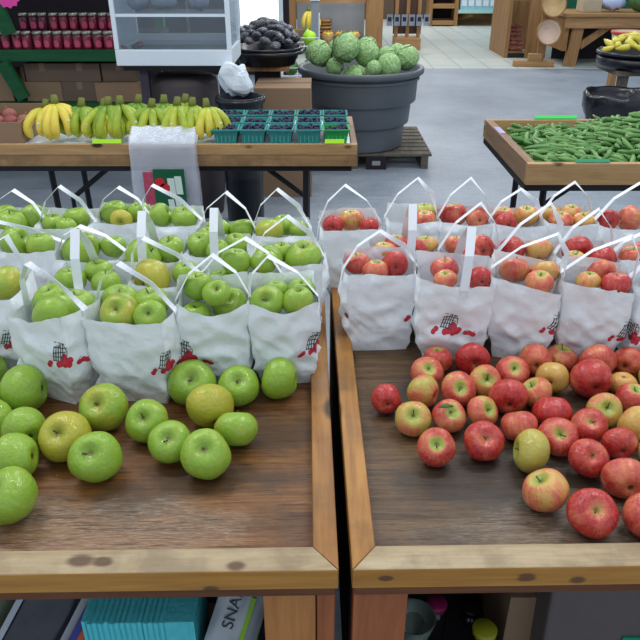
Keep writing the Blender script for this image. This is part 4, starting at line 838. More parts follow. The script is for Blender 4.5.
# ------------------------------------------------------------------ glass case, its stand, shelves with jars
SY = 5.05
sh = empty('jar_shelf', (0, SY, 0), 0, 'green painted shelf rack carrying two rows of jars', 'shelf')
zs = D(60, 50, SY).z; zt2 = D(60, 31, SY + .24).z
MB().box((-2.9, 0, zs - .075), (-1.12, .03, zs)).build('front_board', M['greenwood'], sh, bevel=.003)
MB().box((-2.9, .031, zs - .03), (-1.12, .46, zs)).build('shelf_board', M['greenwood'], sh)
MB().box((-2.9, .17, zs + .0005), (-1.12, .46, zt2)).build('step', M['dark'], sh)
zl = D(60, 104, SY).z
MB().box((-2.9, 0, zl - .08), (-1.12, .46, zl)).build('shelf_board', M['greenwood'], sh)
def slant(x0, x1, z0, z1): MB().bar((x0, -.025, z0), (x1, -.025, z1), .085, .045, (0, 1, 0)).build('brace', M['greenwood'], sh)
p = D(26, 98, SY); q = D(8, 62, SY); slant(p.x, q.x - .03, p.z, q.z + .0); p = D(11, 34, SY); q = D(-4, 0, SY); slant(p.x, q.x - .02, p.z, q.z + .1)
for x in (-2.8, -1.2): MB().box((x, .40, 0), (x + .06, .46, 1.6)).build('leg', M['greenwood'], sh)
jp = MB(); jp.lathe([(0, 0), (.032, 0), (.035, .006), (.035, .078), (.028, .094), (.0, .094)], 16)
JB = jp.mesh('jar', M['jam'], True); JD = jp.mesh('jar', plain('shaded_jar_preserve', (86, 34, 52), .25, .5, vary=.15), True)  # second jar mesh has rear-row shade put into a darker preserve colour
jl = MB(); jl.lathe([(0, .094), (.031, .094), (.032, .098), (.032, .112), (.029, .115), (0, .115)], 16); JL = jl.mesh('lid', M['lidmetal'], True)
jn = MB()
jn.add([(.0358 * math.sin(a), -.0358 * math.cos(a), .034 + zz) for zz, w_ in ((-.02, .35), (-.012, .55), (.004, .62), (.018, .45), (.024, .2)) for a in [w_ * (k / 4 - 1) for k in range(9)]], [(i * 9 + k, i * 9 + k + 1, (i + 1) * 9 + k + 1, (i + 1) * 9 + k) for i in range(4) for k in range(8)])
JN = jn.mesh('label_patch', M['jamlabel'], True)
def jar(x, y, z, me, label, grp):
    o = bpy.data.objects.new('jam_jar', me); C.objects.link(o); o.location = (x, y, z); o.rotation_euler.z = rnd.uniform(-.35, .35)
    for nm, mm in (('lid', JL), ('label_patch', JN)): c = bpy.data.objects.new(nm, mm); C.objects.link(c); c.parent = o
    tag(o, label, 'jar', grp)
for i, px in enumerate((-3, 7, 18, 28, 39, 49, 59, 69, 78.5, 88, 98.5, 109)):
    jar(D(px, 45, SY + .06).x, SY + .06, zs + .0005, JB, 'pink-red preserve jar, lower front row on the green shelf, %s from the shelf end' % ORD[i], 'jars in the front row')
for i, px in enumerate((25, 35, 44, 55, 65, 75, 85, 94, 104, 113)):
    jar(D(px, 28, SY + .3).x, SY + .3, zt2 + .0005, JD if i < 3 else JB, 'dark red preserve jar, upper rear row on the green shelf, %s from the shelf end' % ORD[i], 'jars in the rear row')
for i, (a, b, y0, y1, lo, cm, dy) in enumerate(((27, 59, 66, 83, 0, 'card_dark', 0), (28, 61, 84, 101, 1, 'card', 0), (61, 99, 65, 83, 0, 'card_dark', 0), (64, 97, 83, 100, 1, 'card_dark', 0), (103, 135, 65, 82, 0, 'card_dark', .01), (97, 138, 82, 101, 1, 'card', -.03), (-12, 9, 73, 101, 1, 'card', 0))):
    Y = SY + .09 + dy; p = D(a, y1, Y); q = D(b, y0, Y); zb_ = zl + .001 if lo else zl + .001 + .135; hh = .134 if lo else .125
    if i == 6: hh = .2
    bx = MB(); bx.box((p.x, 0, 0), (q.x, .26, hh)); o = bx.build('cardboard_box', M[cm], None, (0, Y, zb_), bevel=.004)
    tp = MB().box(((p.x + q.x) / 2 - .02, -.0008, hh - .05), ((p.x + q.x) / 2 + .02, .24, hh + .0006)); tp.build('tape', M['card'], o)
    tag(o, 'closed cardboard box under the jar shelf, ' + ('topmost of the stack nearest the slanted brace', 'bottom of the stack nearest the slanted brace', 'topmost of the middle stack', 'bottom of the middle stack', 'topmost beside the glass case stand', 'bottom and widest, beside the glass case stand', 'tall and cut by the picture edge')[i], 'box', 'cardboard boxes under the jars')
st = MB(); n = 22
st.add([(.0, -.004, .0)] + [((.085 if k % 2 else .072) * math.cos(6.2832 * k / n), -.004, (.07 if k % 2 else .058) * math.sin(6.2832 * k / n)) for k in range(n)], [(0, 1 + k, 1 + (k + 1) % n) for k in range(n)])
p = D(7, -3, SY - .05); put('price_sign', st, M['pink'], (p.x, SY - .05, p.z), 'pink starburst price sign above the jars', 'sign', solid=.003)
p = D(106, 0, SY + .1); cl = MB(); vs = []
for i in range(9):
    for k in range(9): vs.append(((k - 4) * .018 + .004 * noise.noise(Vector((i, k, 0))), .014 * math.sin(k * 1.6), -.02 + .04 * i))
cl.add(vs, [(i * 9 + k, i * 9 + k + 1, (i + 1) * 9 + k + 1, (i + 1) * 9 + k) for i in range(8) for k in range(8)]); put('hanging_cloth', cl, M['lav'], (p.x, SY + .42, D(106, 15, SY + .42).z), 'lavender cloth hanging beside the glass case above the jars', 'cloth', smooth=True, solid=.004)
CY = 4.2; cz = D(170, 66, CY).z; a = D(116, 60, CY).x; b = D(232, 60, CY).x; dp = .5
gc = empty('display_case', ((a + b) / 2, CY, cz), 0, 'white framed glass display case on a dark stand', 'display case'); hw = (b - a) / 2
MB().box((-hw, 0, 0), (hw, .03, .088)).build('front_panel', M['white'], gc, bevel=.004)
MB().box((-hw, dp - .03, 0), (hw, dp, .088)).build('back_panel', M['white'], gc, bevel=.004)
for s in (-1, 1): MB().box((min(s * hw, s * (hw - .02)), .0305, 0), (max(s * hw, s * (hw - .02)), dp - .0305, .088)).build('side_panel', M['white'], gc)
MB().box((-hw + .021, .031, .05), (hw - .021, dp - .031, .062)).build('case_floor', M['metal'], gc)
for x in (-hw, hw - .026):
    MB().box((x, 0, .0885), (x + .026, .026, .62)).build('corner_post', M['white'], gc, bevel=.002); MB().box((x, dp - .026, .0885), (x + .026, dp, .62)).build('corner_post', M['white'], gc, bevel=.002)
zz = D(170, 17, CY).z - cz; MB().box((-hw + .027, .004, zz), (hw - .027, .016, zz + .016)).build('shelf_edge', M['white'], gc)
MB().box((-hw + .027, .018, zz + .004), (hw - .027, dp - .03, zz + .010)).build('glass_shelf', M['glass'], gc)
MB().box((-hw + .027, .006, .089), (hw - .027, .010, zz - .001)).build('front_glass', M['glass'], gc); MB().box((-hw + .027, .006, zz + .017), (hw - .027, .010, .6)).build('front_glass', M['glass'], gc)
for s in (-1, 1): MB().box((s * (hw - .012) - .002, .027, .089), (s * (hw - .012) + .002, dp - .027, .6)).build('side_glass', M['glass'], gc)
MB().box((-hw + .027, dp - .02, .089), (hw - .027, dp - .014, .6)).build('back_pane', M['glass'], gc)
MB().box((-hw + .03, dp - .045, .089), (hw - .03, dp - .03, .13)).build('back_strip', M['white'], gc)
MB().box((-hw, 0, .6205), (hw, dp, .65)).build('top_panel', M['white'], gc)
for i, (px, py) in enumerate(((125, 40), (131, 38), (128, 43))):
    m = MB(); m.ball((0, 0, 0), .03, 12, 8, sz=.6); p = D(px, py, CY + .2); put('wrapped_pack', m, [M['onion'], M['egg'], M['onion']][i], (p.x + .02 * i, CY + .12 + .1 * i, cz + .0625 + .018), ('reddish', 'dark', 'reddish rear')[i] + ' wrapped pack lying in the glass case by its side pane', 'pack', smooth=True)
for i, (px, w_) in enumerate(((140, .13), (165, .16), (200, .12))):
    m = MB(); vs = []; 
    m.ball((0, 0, 0), .5, 16, 10, sz=.8); m.v = [(v[0] * w_ * (1 + .2 * noise.noise(Vector(v) * 6)), v[1] * .1, v[2] * .12 * (1 + .3 * noise.noise(Vector(v) * 5 + Vector((i, 0, 0))))) for v in m.v]
    put('plastic_bag', m, M['packet'], (D(px, 22, CY + .3).x, CY + .3, cz + zz + .010 + .052), 'crumpled grey plastic bag on the glass shelf of the case, %s from the jars' % ORD[i], 'bag', 'bags in the glass case', smooth=True)
sd = empty('case_stand', ((a + b) / 2, CY, 0), 0, 'dark stand of boards carrying the glass case', 'stand')
MB().box((-hw + .03, .03, cz - .03), (hw - .01, dp, cz - .001)).build('top_board', M['black'], sd)
for x in (-hw + .11, hw - .09):
    for y in (.06, dp - .08): MB().box((x, y, 0), (x + .05, y + .05, cz - .0305)).build('leg', plain('dark_violet_wood', (58, 54, 66), .6) if not bpy.data.materials.get('dark_violet_wood') else bpy.data.materials['dark_violet_wood'], sd)
bx = D(185, 90, CY + .26).x; br = empty('barrel', (bx, CY + .26, .0), 0, 'dark barrel standing under the glass case', 'barrel'); bh = D(185, 83, CY + .05).z
MB().lathe([(0, 0), (.19, 0), (.215, .2), (.22, bh * .55), (.205, bh - .03), (.195, bh), (.16, bh + .02), (0, bh + .022)], 32).build('body', plain('dark_barrel', (70, 64, 66), .55, .3, vary=.15), br, smooth=True)
MB().lathe([(.2, bh * .78), (.222, bh * .78), (.222, bh * .78 + .03), (.2, bh * .78 + .03)], 32, ring=True).build('hoop', M['black'], br, smooth=True)
# crumpled white paper on the stand's side
m = MB(); vs = []; rr = random.Random(5)
m.ball((0, 0, 0), .5, 22, 14); m.v = [(v[0] * .19 * (1 + .5 * noise.noise(Vector(v) * 2.4)), v[1] * .10 * (1 + .5 * noise.noise(Vector(v) * 3 + Vector((3, 0, 0)))), v[2] * .21 * (1 + .6 * noise.noise(Vector(v) * 2.6 + Vector((0, 5, 0))))) for v in m.v]
p = D(237, 78, CY + .0); put('crumpled_paper', m, M['white'], (p.x, CY - .05, p.z), 'crumpled white paper hanging at the corner of the case stand', 'paper')
bn = empty('black_bin', (D(240, 95, CY - .17).x, CY - .17, 0), 0, 'black waste bin under the crumpled paper', 'bin'); bz = p.z - .07
MB().lathe([(0, 0), (.1, 0), (.13, bz - .01), (.135, bz), (.12, bz), (.11, .1), (0, .08)], 24).build('body', M['blackplastic'], bn, smooth=True); MB().lathe([(.131, bz - .03), (.142, bz - .03), (.142, bz - .005), (.134, bz - .005)], 24, ring=True).build('rim', M['blackplastic'], bn, smooth=True)
# shiny dark produce in a black tub on a stand
EY = 5.3; ez = D(266, 52, EY - .25).z; ex = D(267, 50, EY).x
et = empty('black_tub', (ex, EY, ez - .11), 0, 'shallow black tub of shiny wrapped dark produce beside the glass case', 'tub', 'shallow black tubs')
MB().lathe([(0, 0), (.20, 0), (.235, .10), (.255, .105), (.255, .12), (.235, .12), (.22, .04), (0, .035)], 36).build('body', M['blackplastic'], et, smooth=True)
MB().lathe([(.236, .07), (.262, .075), (.262, .098), (.24, .1)], 36, ring=True).build('rim', M['blackplastic'], et, smooth=True)
es = empty('tub_stand', (ex, EY, 0), 0, 'dark post stand under the shallow black tub of wrapped produce', 'stand'); MB().box((-.09, -.09, 0), (.09, .09, ez - .141)).build('post', M['dark'], es); MB().box((-.16, -.16, ez - .14), (.16, .16, ez - .1105)).build('top_board', M['farwood'], es)
em = MB(); em.ball((0, 0, 0), 1, 12, 8, sz=.62); em.v = [(v[0] * 1.5 * (1 + .15 * noise.noise(Vector(v) * 2)), v[1], v[2]) for v in em.v]; EM = em.mesh('wrapped_pack', M['egg'], True)
ew = MB(); ew.ball((0, 0, 0), 1.1, 14, 10, sz=.66); ew.v = [(v[0] * 1.55, v[1] * 1.05 * (1 + .25 * noise.noise(Vector(v) * 6)), v[2] * (1.05 + .35 * noise.noise(Vector(v) * 7 + Vector((2, 1, 0))))) for v in ew.v]; EW = ew.mesh('wrap_film', M['wrap'], True)
for k in range(46):
    a_ = k * 2.39996; rad = .215 * math.sqrt((k + .5) / 46); x = rad * math.cos(a_); y = rad * math.sin(a_); z = ez + .03 + .15 * (1 - (rad / .22) ** 2) + rnd.uniform(-.015, .015)
    o = blob('wrapped_pack', EM, (ex + x, EY + y, z), (.03, .03, .03), 'shiny dark plastic-wrapped pack heaped in the shallow black tub', 'pack', 'wrapped packs heaped in the black tub'); w_ = bpy.data.objects.new('wrap_film', EW); C.objects.link(w_); w_.parent = o
# carton pair in front of the tank
for i, (z0, z1) in enumerate(((.0, .36), (.361, D(283, 88, 4.75).z))):
    p = D(254, 100, 4.75).x; q = D(311, 100, 4.75).x; b = MB().box((p, 0, 0), (q, .42, z1 - z0)).build('cardboard_box', M['card'], None, (0, 4.75, z0), bevel=.004); MB().box((p - .0008, .18, z1 - z0 - .05), (q + .0008, .24, z1 - z0 + .0006)).build('tape', M['card_dark'], b)
    tag(b, ('lower', 'upper')[i] + ' brown carton of the two stacked between the blueberries and the wire rack', 'box', 'cartons by the grey tank')
# wire rack with green bags
wr = empty('wire_rack', (D(300, 60, 6.5).x, 6.5, 0), 0, 'white wire rack with green bunches beside the grey tank', 'rack')
for x in (-.17, .17):
    for y in (0, .3): MB().tube([(x, y, 0), (x, y, 1.05)], .007, 6).build('post', M['white'], wr)
for z in (.3, .55, .8):
    m = MB(); loop = [(-.17, 0, z), (.17, 0, z), (.17, .3, z), (-.17, .3, z), (-.17, 0, z)]; m.tube(loop, .006, 6)
    for k in range(6): m.tube([(-.17 + k * .068, 0, z - .02), (-.17 + k * .068, .3, z - .02)], .003, 5)
    m.tube([(-.17, -.0, z + .07), (.17, -.0, z + .07)], .004, 6); m.build('basket', M['white'], wr)
for i, z in enumerate((.30, .55, .80)):
    for j in range(2):
        m = MB(); m.ball((0, 0, 0), .5, 14, 9); m.v = [(v[0] * .12 * (1 + .4 * noise.noise(Vector(v) * 5 + Vector((i, j, 0)))), v[1] * .2, v[2] * .13 * (1 + .5 * noise.noise(Vector(v) * 6 + Vector((j, i, 2))))) for v in m.v]
        put('green_bag', m, [M['okra_dark'], M['lime']][(i + j) % 2 if i == 2 else 0], (wr.location.x - .08 + .16 * j, 6.65, z + .055), '%s bag of greens on the %s wire shelf, %s the tank' % (('bright lime' if (i == 2 and (i + j) % 2) else 'dark green'), ('lowest', 'middle', 'top')[i], ('away from', 'next to')[j]), 'bag', 'bags on the wire rack', smooth=True)
# ------------------------------------------------------------------ far wooden fixtures behind the tank
FY = 12.6
def X(px, Y): return D(px, 20, Y).x
def zat(py, Y): return D(320, py, Y).z
fx = empty('wooden_stall', (0, FY, 0), 0, 'open wooden stall with a grey back behind the cabbage tank', 'stall')
MB().box((X(366, FY), 0, 0), (X(383, FY), .12, 2.2)).build('post', M['farwood'], fx); MB().box((X(280, FY), 0, 0), (X(296, FY), .12, 2.2)).build('post', M['farwood'], fx)
MB().box((X(296, FY) + .005, .4, .0), (X(366, FY) - .005, .44, 1.6)).build('back_panel', M['grey'], fx)
zz = zat(41, FY); MB().box((X(296, FY) + .005, -.1, zz - .05), (X(366, FY) - .005, .39, zz)).build('shelf_board', M['farwood_x'], fx)
MB().box((X(296, FY) + .005, .05, zat(3, FY)), (X(366, FY) - .005, .11, zat(-3, FY))).build('top_rail', M['farwood_x'], fx)
zz2 = zat(29, FY); MB().box((X(262, FY), .0, zz2 - .05), (X(312, FY) - .12, -.25, zz2)).build('shelf_board', M['farwood_x'], fx)
for i, px in enumerate((328, 341, 354)):
    c = X(px, FY); m = MB(); m.lathe([(0, 0), (.08, 0), (.105, .09), (.112, .1), (.1, .1), (.075, .03), (0, .03)], 20); put('produce_basket', m, M['basket'], (c, FY + .0, zz + .001), 'round basket of squash on the stall shelf, %s from the bananas' % ORD[i], 'basket', 'baskets on the stall shelf', smooth=True)
    for j in range(3):
        s = MB(); s.ball((0, 0, 0), .048, 12, 8, sz=.75); s.tube([(0, 0, .03), (.01, 0, .055)], .008, 6); put('squash', s, M['squash'] if j != 1 else M['pepper'], (c + (-.048, .0, .048)[j], FY + .03 + (.0, -.08, .0)[j], zz + .11), '%s squash in the %s stall basket from the bananas' % (('orange left', 'yellow front', 'orange right')[j], ORD[i]), 'squash', 'squash in the stall baskets', smooth=True)
c = X(331, FY); m = MB()
for k in range(6): m.lathe([(.09 + .02 * (k % 2), k * .055), (.13, k * .055 + .027), (.09 + .02 * (k % 2), k * .055 + .05)], 14, (0, 0, .0))
put('wicker_basket_stack', m, M['farwood_x'], (X(325, FY), FY + .255, zz + .001), 'tall stack of wicker standing behind the squash baskets', 'basket')
bb = banana_bunch(40, 5, 120); bb.location = (X(309, FY), FY - .25, zz2 + .002); bb.scale = (1.9, 1.9, 2.1); bb.rotation_euler.z = R(20); tag(bb, 'ripe yellow bananas on the far wooden stall shelf', 'bananas', 'banana bunches in the stall')
for ch in bb.children: ch.color = (1.1, 0, 0, 1)
pl = empty('pale_pole', (X(315, 9), 9, 0), 0, 'pale grey pole standing behind the cabbages', 'pole'); MB().box((-.045, -.045, 0), (.045, .045, 1.02)).build('shaft', M['grey'], pl, bevel=.004); MB().box((-.06, -.06, 1.0205), (.06, .06, 1.06)).build('cap', M['white'], pl, bevel=.004)
# packet display
KY = 13.0
ps = empty('packet_display', (X(408, KY), KY, 0), 0, 'wooden floor display hung with small packets', 'display stand')
kw = X(421, KY) - X(395, KY)
MB().box((-kw / 2, -.15, 0), (kw / 2, .3, .2)).build('base', M['farwood_x'], ps, bevel=.004)
for x in (-kw / 2, -.03, kw / 2 - .06): MB().box((x, .02, .2005), (x + .06, .08, 2.1)).build('post', M['farwood'], ps)
MB().box((-kw / 2 - .02, .09, .25), (kw / 2 + .02, .11, 2.1)).build('back_panel', plain('brown_board', (74, 54, 42), .7), ps)
pm = MB().box((-.05, -.004, -.09), (.05, .004, .09)).mesh('seed_packet', M['packet']); ph = MB().box((-.03, -.006, -.02), (.03, -.0041, .05)).mesh('label_patch', M['black'])
for r_, z in enumerate((zat(20, KY),)):
    for k in range(6):
        o = bpy.data.objects.new('hanging_packet', pm); C.objects.link(o); o.location = (X(408, KY) - .32 + k * .128, KY - .03, z); h = bpy.data.objects.new('label_patch', ph); C.objects.link(h); h.parent = o
        tag(o, 'grey packet hanging on the wooden display, %s from the stall post' % ORD[k], 'packet', 'packets on the floor display')
# far shelves
HY = 17.2
sf = empty('wooden_shelf', (X(443, HY), HY, 0), 0, 'dark wooden shelf unit at the far wall behind the packets', 'shelf'); sw_ = X(457, HY) - X(428, HY)
for x in (-sw_ / 2, sw_ / 2 - .08): MB().box((x, 0, 0), (x + .08, .5, 2)).build('upright', M['farwood'], sf)
for z in (.03, .38, .82, 1.25): MB().box((-sw_ / 2 + .085, 0, z), (sw_ / 2 - .085, .5, z + .09)).build('shelf_board', M['farwood_x'], sf)
MB().box((-sw_ / 2 + .085, .47, .13), (sw_ / 2 - .085, .5, 2)).build('back_panel', M['dark'], sf)
ms = empty('mint_shelf', (X(484, HY), HY, 0), 0, 'pale mint shelf board on wooden brackets holding blue packs', 'shelf'); mw = X(511, HY) - X(458, HY); mz = zat(10, HY)
MB().box((-mw / 2, 0, mz - .07), (mw / 2, .5, mz)).build('shelf_board', M['shelfteal'], ms)
MB().box((-mw / 2, .46, 0), (mw / 2, .5, mz - .075)).build('back_panel', M['farwood_x'], ms)
for x in (-mw / 2 + .03, mw / 2 - .4): MB().bar((x, .42, .1), (x + .32, .1, mz - .1), .08, .08).build('bracket', M['farwood'], ms)
bpk = MB().box((-.085, -.06, 0), (.085, .06, .30)).mesh('blue_pack', M['bluepack']); bpl = MB().box((-.06, -.063, .08), (.06, -.0605, .2)).mesh('label_patch', M['white'])
for k in range(7):
    o = bpy.data.objects.new('blue_pack', bpk); C.objects.link(o); o.location = (X(463 + k * 7.2, HY), HY + .1, mz + .001); l = bpy.data.objects.new('label_patch', bpl); C.objects.link(l); l.parent = o
    tag(o, 'pale blue pack standing on the mint shelf, %s from the dark wooden shelf' % ORD[k], 'pack', 'blue packs on the mint shelf')
cb = MB().box((-.16, 0, 0), (.16, .2, .27)).build('cardboard_box', M['card_dark'], None, (X(499, HY), HY - .15, .005), bevel=.006); MB().box((-.06, -.004, .1), (.06, -.0005, .17)).build('label_patch', M['white'], cb); tag(cb, 'small carton with white label under the mint shelf', 'box')
# onion bin
NY = 11.9
nb = empty('onion_bin', (X(531, NY), NY, 0), R(0), 'tall wooden bin of red onions beside the post with woven bowls', 'bin')
x0 = X(508, NY) - nb.location.x; x1 = X(549, NY) - nb.location.x
MB().box((x0 + .33, -.06, 0), (x1, .02, 2.2)).build('side_panel', M['farwood'], nb); MB().box((x0, 0, 0), (x0 + .06, 1.1, 2.2)).build('side_panel', M['farwood'], nb)
MB().box((x0 + .061, .02, .0), (x0 + .33, .06, .07)).build('kick_board', M['black'], nb)
MB().box((x0 + .061, .021, .85), (x0 + .329, 1.1, .9)).build('shelf_board', M['farwood_x'], nb); MB().box((x0 + .061, 1.1, 0), (x1, 1.14, 2.2)).build('back_panel', M['farwood'], nb); MB().box((x0 + .061, .061, .07), (x0 + .329, 1.09, .1)).build('bin_floor', M['farwood_x'], nb)
for k in range(36):
    row = k // 6; blob('red_onion', KM[1 - (k % 3 == 0)], (nb.location.x + x0 + .10 + (k % 6) * .038 + (row % 2) * .014, NY + .11 + row * .05, .14 + row * .062 + rnd.uniform(-.012, .012)), .034, 'red onion piled in the tall wooden bin', 'onion', 'red onions in the tall wooden bin')
ft = MB().box((0, 0, 0), (1, 1, 1)); 
fb = empty('bowl_stand', (X(542, 10.9), 10.9, 0), R(-6), 'wooden post on a foot beam carrying the two woven bowls', 'stand'); MB().prism([(-.33, 0), (.27, 0), (.27, .1), (-.33, .1)], .0005, .09).build('beam', M['farwood_x'], fb, bevel=.01); MB().box((-.12, .0, .0905), (.08, .1, .19)).build('block', M['farwood_x'], fb, bevel=.01); MB().box((.02, .102, .0), (.12, .16, 1.9)).build('post', M['farwood'], fb)
for i, (px, py, m_, lab, r0) in enumerate(((553, 6, 'basket', 'yellowish woven bowl hung uppermost on the post by the onion bin', .166), (548, 34, 'bowl', 'pale woven bowl hung lower on the post by the onion bin', .166))):
    Y = 10.82; p = D(px, py, Y); m = MB(); m.lathe([(0, 0), (.07, .0), (.15, .05), (r0, .13), (r0 + .012, .135), (r0 + .012, .15), (r0 - .01, .145), (.14, .07), (.06, .02), (0, .02)], 30)
    o = m.build('woven_bowl', M[m_], None, (p.x, Y + .12, p.z), smooth=True); o.rotation_euler = (R(78), R(12), 0); tag(o, lab, 'bowl', 'woven bowls')
    MB().lathe([(r0 - .004, .128), (r0 + .016, .136), (r0 + .016, .152), (r0 - .004, .15)], 30, ring=True).build('rim', M['farwood_x'], o, smooth=True)
# far work table
WY = 10.95; wt = empty('work_table', (X(579, WY), WY, 0), 0, 'rough wooden work table beyond the onion bin', 'table'); ww = 2.3; wz = .74
MB().box((-.22, -.06, wz - .05), (ww, .9, wz)).build('tabletop', M['farwood_x'], wt, bevel=.006); MB().box((-.2, -.03, wz - .2), (ww - .05, .03, wz - .0505)).build('apron', M['farwood_x'], wt)
MB().bar((-.02, .06, 0), (.03, .06, wz - .06), .17, .1, (0, 1, 0)).build('leg', M['farwood'], wt, bevel=.01); MB().box((ww - .25, .05, 0), (ww - .1, .15, wz - .051)).build('leg', M['farwood'], wt)
MB().bar((.10, .1, .28), (.62, .1, wz - .08), .1, .06, (0, 1, 0)).build('brace', M['farwood'], wt); MB().box((-.17, .032, wz - .52), (-.11, .85, wz - .051)).build('side_board', M['farwood'], wt); MB().box((-.05, .86, 0), (ww, .9, wz - .051)).build('back_panel', M['dark'], wt)
p = X(596, WY); put('crate', MB().box((-.14, 0, 0), (.14, .3, .17)), M['crate'], (p - .03, WY + .15, wz + .001), 'pale wooden crate on the rough work table', 'crate', bevel=.01)
m = MB(); m.ball((0, 0, 0), .5, 18, 10); m.v = [(v[0] * .32 * (1 + .3 * noise.noise(Vector(v) * 5)), v[1] * .3, max(-.45, v[2]) * .22 * (1 + .6 * noise.noise(Vector(v) * 5 + Vector((1, 1, 1))))) for v in m.v]; put('plastic_bag', m, M['bluebag'], (X(617, WY), WY + .25, wz + .125), 'pale blue plastic bag on the rough work table', 'bag', smooth=True)
m = MB(); m.ball((0, 0, 0), .17, 20, 14, sz=.95); put('watermelon', m, M['melon'], (X(643, WY), WY + .2, wz + .17), 'green watermelon on the rough work table', 'watermelon', smooth=True)
# bushel basket, pepper tub, rubbish bin
QY = 7.6; qx = D(632, 40, QY).x; qz = D(632, 47, QY).z
qs = empty('basket_stand', (qx, QY, 0), 0, 'wooden stand under the bushel basket', 'stand'); MB().box((-.2, -.1, qz - .06), (.3, .3, qz - .03)).build('top_board', M['farwood_x'], qs)
for x in (-.18, .22): MB().box((x, -.08, 0), (x + .06, 0, qz - .061)).build('leg', M['farwood'], qs)
q = empty('bushel_basket', (qx, QY + .08, qz - .029), 0, 'pale bushel basket with a red rim behind the yellow peppers', 'basket'); MB().lathe([(0, 0), (.15, 0), (.18, .17), (.165, .17), (.14, .02), (0, .02)], 24).build('body', M['crate'], q, smooth=True); MB().lathe([(.172, .15), (.188, .15), (.19, .175), (.17, .175)], 24, ring=True).build('rim', plain('red_rim', (200, 72, 58), .5), q, smooth=True)
VY = 6.35; vz = D(640, 56, VY - .3).z; vx = D(639, 50, VY).x
vt = empty('black_tub', (vx, VY, vz - .13), 0, 'shallow black tub of yellow peppers on a wooden stand', 'tub', 'shallow black tubs')
MB().lathe([(0, 0), (.28, 0), (.325, .11), (.345, .115), (.345, .135), (.32, .135), (.3, .06), (0, .05)], 40).build('body', M['blackplastic'], vt, smooth=True); MB().lathe([(.30, .0), (.33, .03), (.338, .08), (.31, .1)], 40, ring=True).build('band', M['blackplastic'], vt, smooth=True)
vs_ = empty('tub_stand', (vx, VY, 0), 0, 'weathered wooden stand under the tub of yellow peppers', 'stand'); MB().box((-.24, -.24, vz - .17), (.24, .24, vz - .1305)).build('top_board', M['greywood'], vs_)
for x in (-.2, .02, .14): MB().box((x, -.2, 0), (x + .075, -.14, vz - .1705)).build('leg', M['farwood'] if x > 0 else M['greywood'], vs_)
pp = MB(); pp.tube([(-1, 0, .1), (-.8, 0, 0), (-.3, 0, -.05), (.3, .05, 0), (.8, .12, .1), (1.1, .18, .2)], [.12, .42, .5, .42, .25, .06], 10); pp.tube([(-1.25, 0, .2), (-.95, 0, .08)], .07, 6); PPM = pp.mesh('yellow_pepper', M['pepper'], True)
for k in range(40):
    a_ = k * 2.39996; rad = .28 * math.sqrt((k + .5) / 40); o = blob('yellow_pepper', PPM, (vx + rad * math.cos(a_), VY + rad * math.sin(a_), vz - .03 + .15 * (1 - (rad / .33) ** 2) + rnd.uniform(0, .02)), .062, 'yellow pepper heaped in the shallow black tub on the wooden stand', 'pepper', 'yellow peppers in the black tub')
uY = 5.75; ux = D(621, 95, uY).x; uz = D(610, 98, uY - .27).z
rb = empty('rubbish_bin', (ux, uY, 0), 0, 'bin lined with a black rubbish bag behind the okra tray', 'bin'); MB().lathe([(0, 0), (.21, 0), (.26, uz - .03), (.25, uz - .03), (.2, .03), (0, .03)], 32).build('body', M['blackplastic'], rb, smooth=True)
m = MB(); n = 60; prof = [(.235, .05), (.24, uz - .25), (.255, uz - .06), (.266, uz - .18), (.285, uz - .12), (.288, uz - .03), (.275, uz), (.255, uz - .01), (.24, uz - .08), (.2, .12), (.0, .1)][3:]
vs = [((r_ + .012 * noise.noise(Vector((math.cos(6.2832 * k / n) * 3, math.sin(6.2832 * k / n) * 3, z * 12)))) * math.cos(6.2832 * k / n), (r_ + .012 * noise.noise(Vector((math.cos(6.2832 * k / n) * 3, math.sin(6.2832 * k / n) * 3, z * 12)))) * math.sin(6.2832 * k / n), z + .025 * noise.noise(Vector((math.cos(6.2832 * k / n) * 2, math.sin(6.2832 * k / n) * 2, 9)))) for r_, z in prof for k in range(n)]
m.add(vs, [(i * n + k, i * n + (k + 1) % n, (i + 1) * n + (k + 1) % n, (i + 1) * n + k) for i in range(len(prof) - 1) for k in range(n)]); m.build('bin_bag', plain('black_bag_film', (20, 20, 26), .22, .6, bump=.5, scale=22), rb, smooth=True)
# ------------------------------------------------------------------ things on the lower shelves of the front tables
LS = .3205
def at(px, py, Y): return D(px, py, Y)
# nested turquoise pulp boxes lying on their sides: each one a thing
nst = MB(); 
def sq(s, x): return [(x, -s, -s), (x, s, -s), (x, s, s), (x, -s, s)]
vs = sq(.054, .05) + sq(.061, .002) + sq(.064, .002) + sq(.064, -.004) + sq(.059, -.004) + sq(.052, .048)
nst.add(vs, [(0, 1, 2, 3)] + [(a * 4 + k, a * 4 + (k + 1) % 4, b * 4 + (k + 1) % 4, b * 4 + k) for a, b in ((0, 1), (1, 2), (2, 3), (3, 4), (4, 5)) for k in range(4)] + [(20, 21, 22, 23)])
NM = nst.mesh('pulp_box', M['teal_lt'])
xa = at(92, 612, .80).x; xb = at(168, 612, .80).x; n = 15
for k in range(n):
    o = bpy.data.objects.new('pulp_box', NM); C.objects.link(o); o.location = (xa + (xb - xa) * k / (n - 1), .825 + rnd.uniform(-.002, .002), .515 + rnd.uniform(-.002, .002)); bv = o.modifiers.new('edge', 'BEVEL'); bv.width = .006; bv.segments = 2
    tag(o, 'turquoise pulp box nested in the row under the green apple table', 'berry box', 'nested turquoise pulp boxes')
put('cardboard_box', MB().box((xa - .02, 0, 0), (xb + .06, .16, .126)), M['card_dark'], (0, .75, LS + .0005), 'low carton under the row of turquoise pulp boxes', 'box')
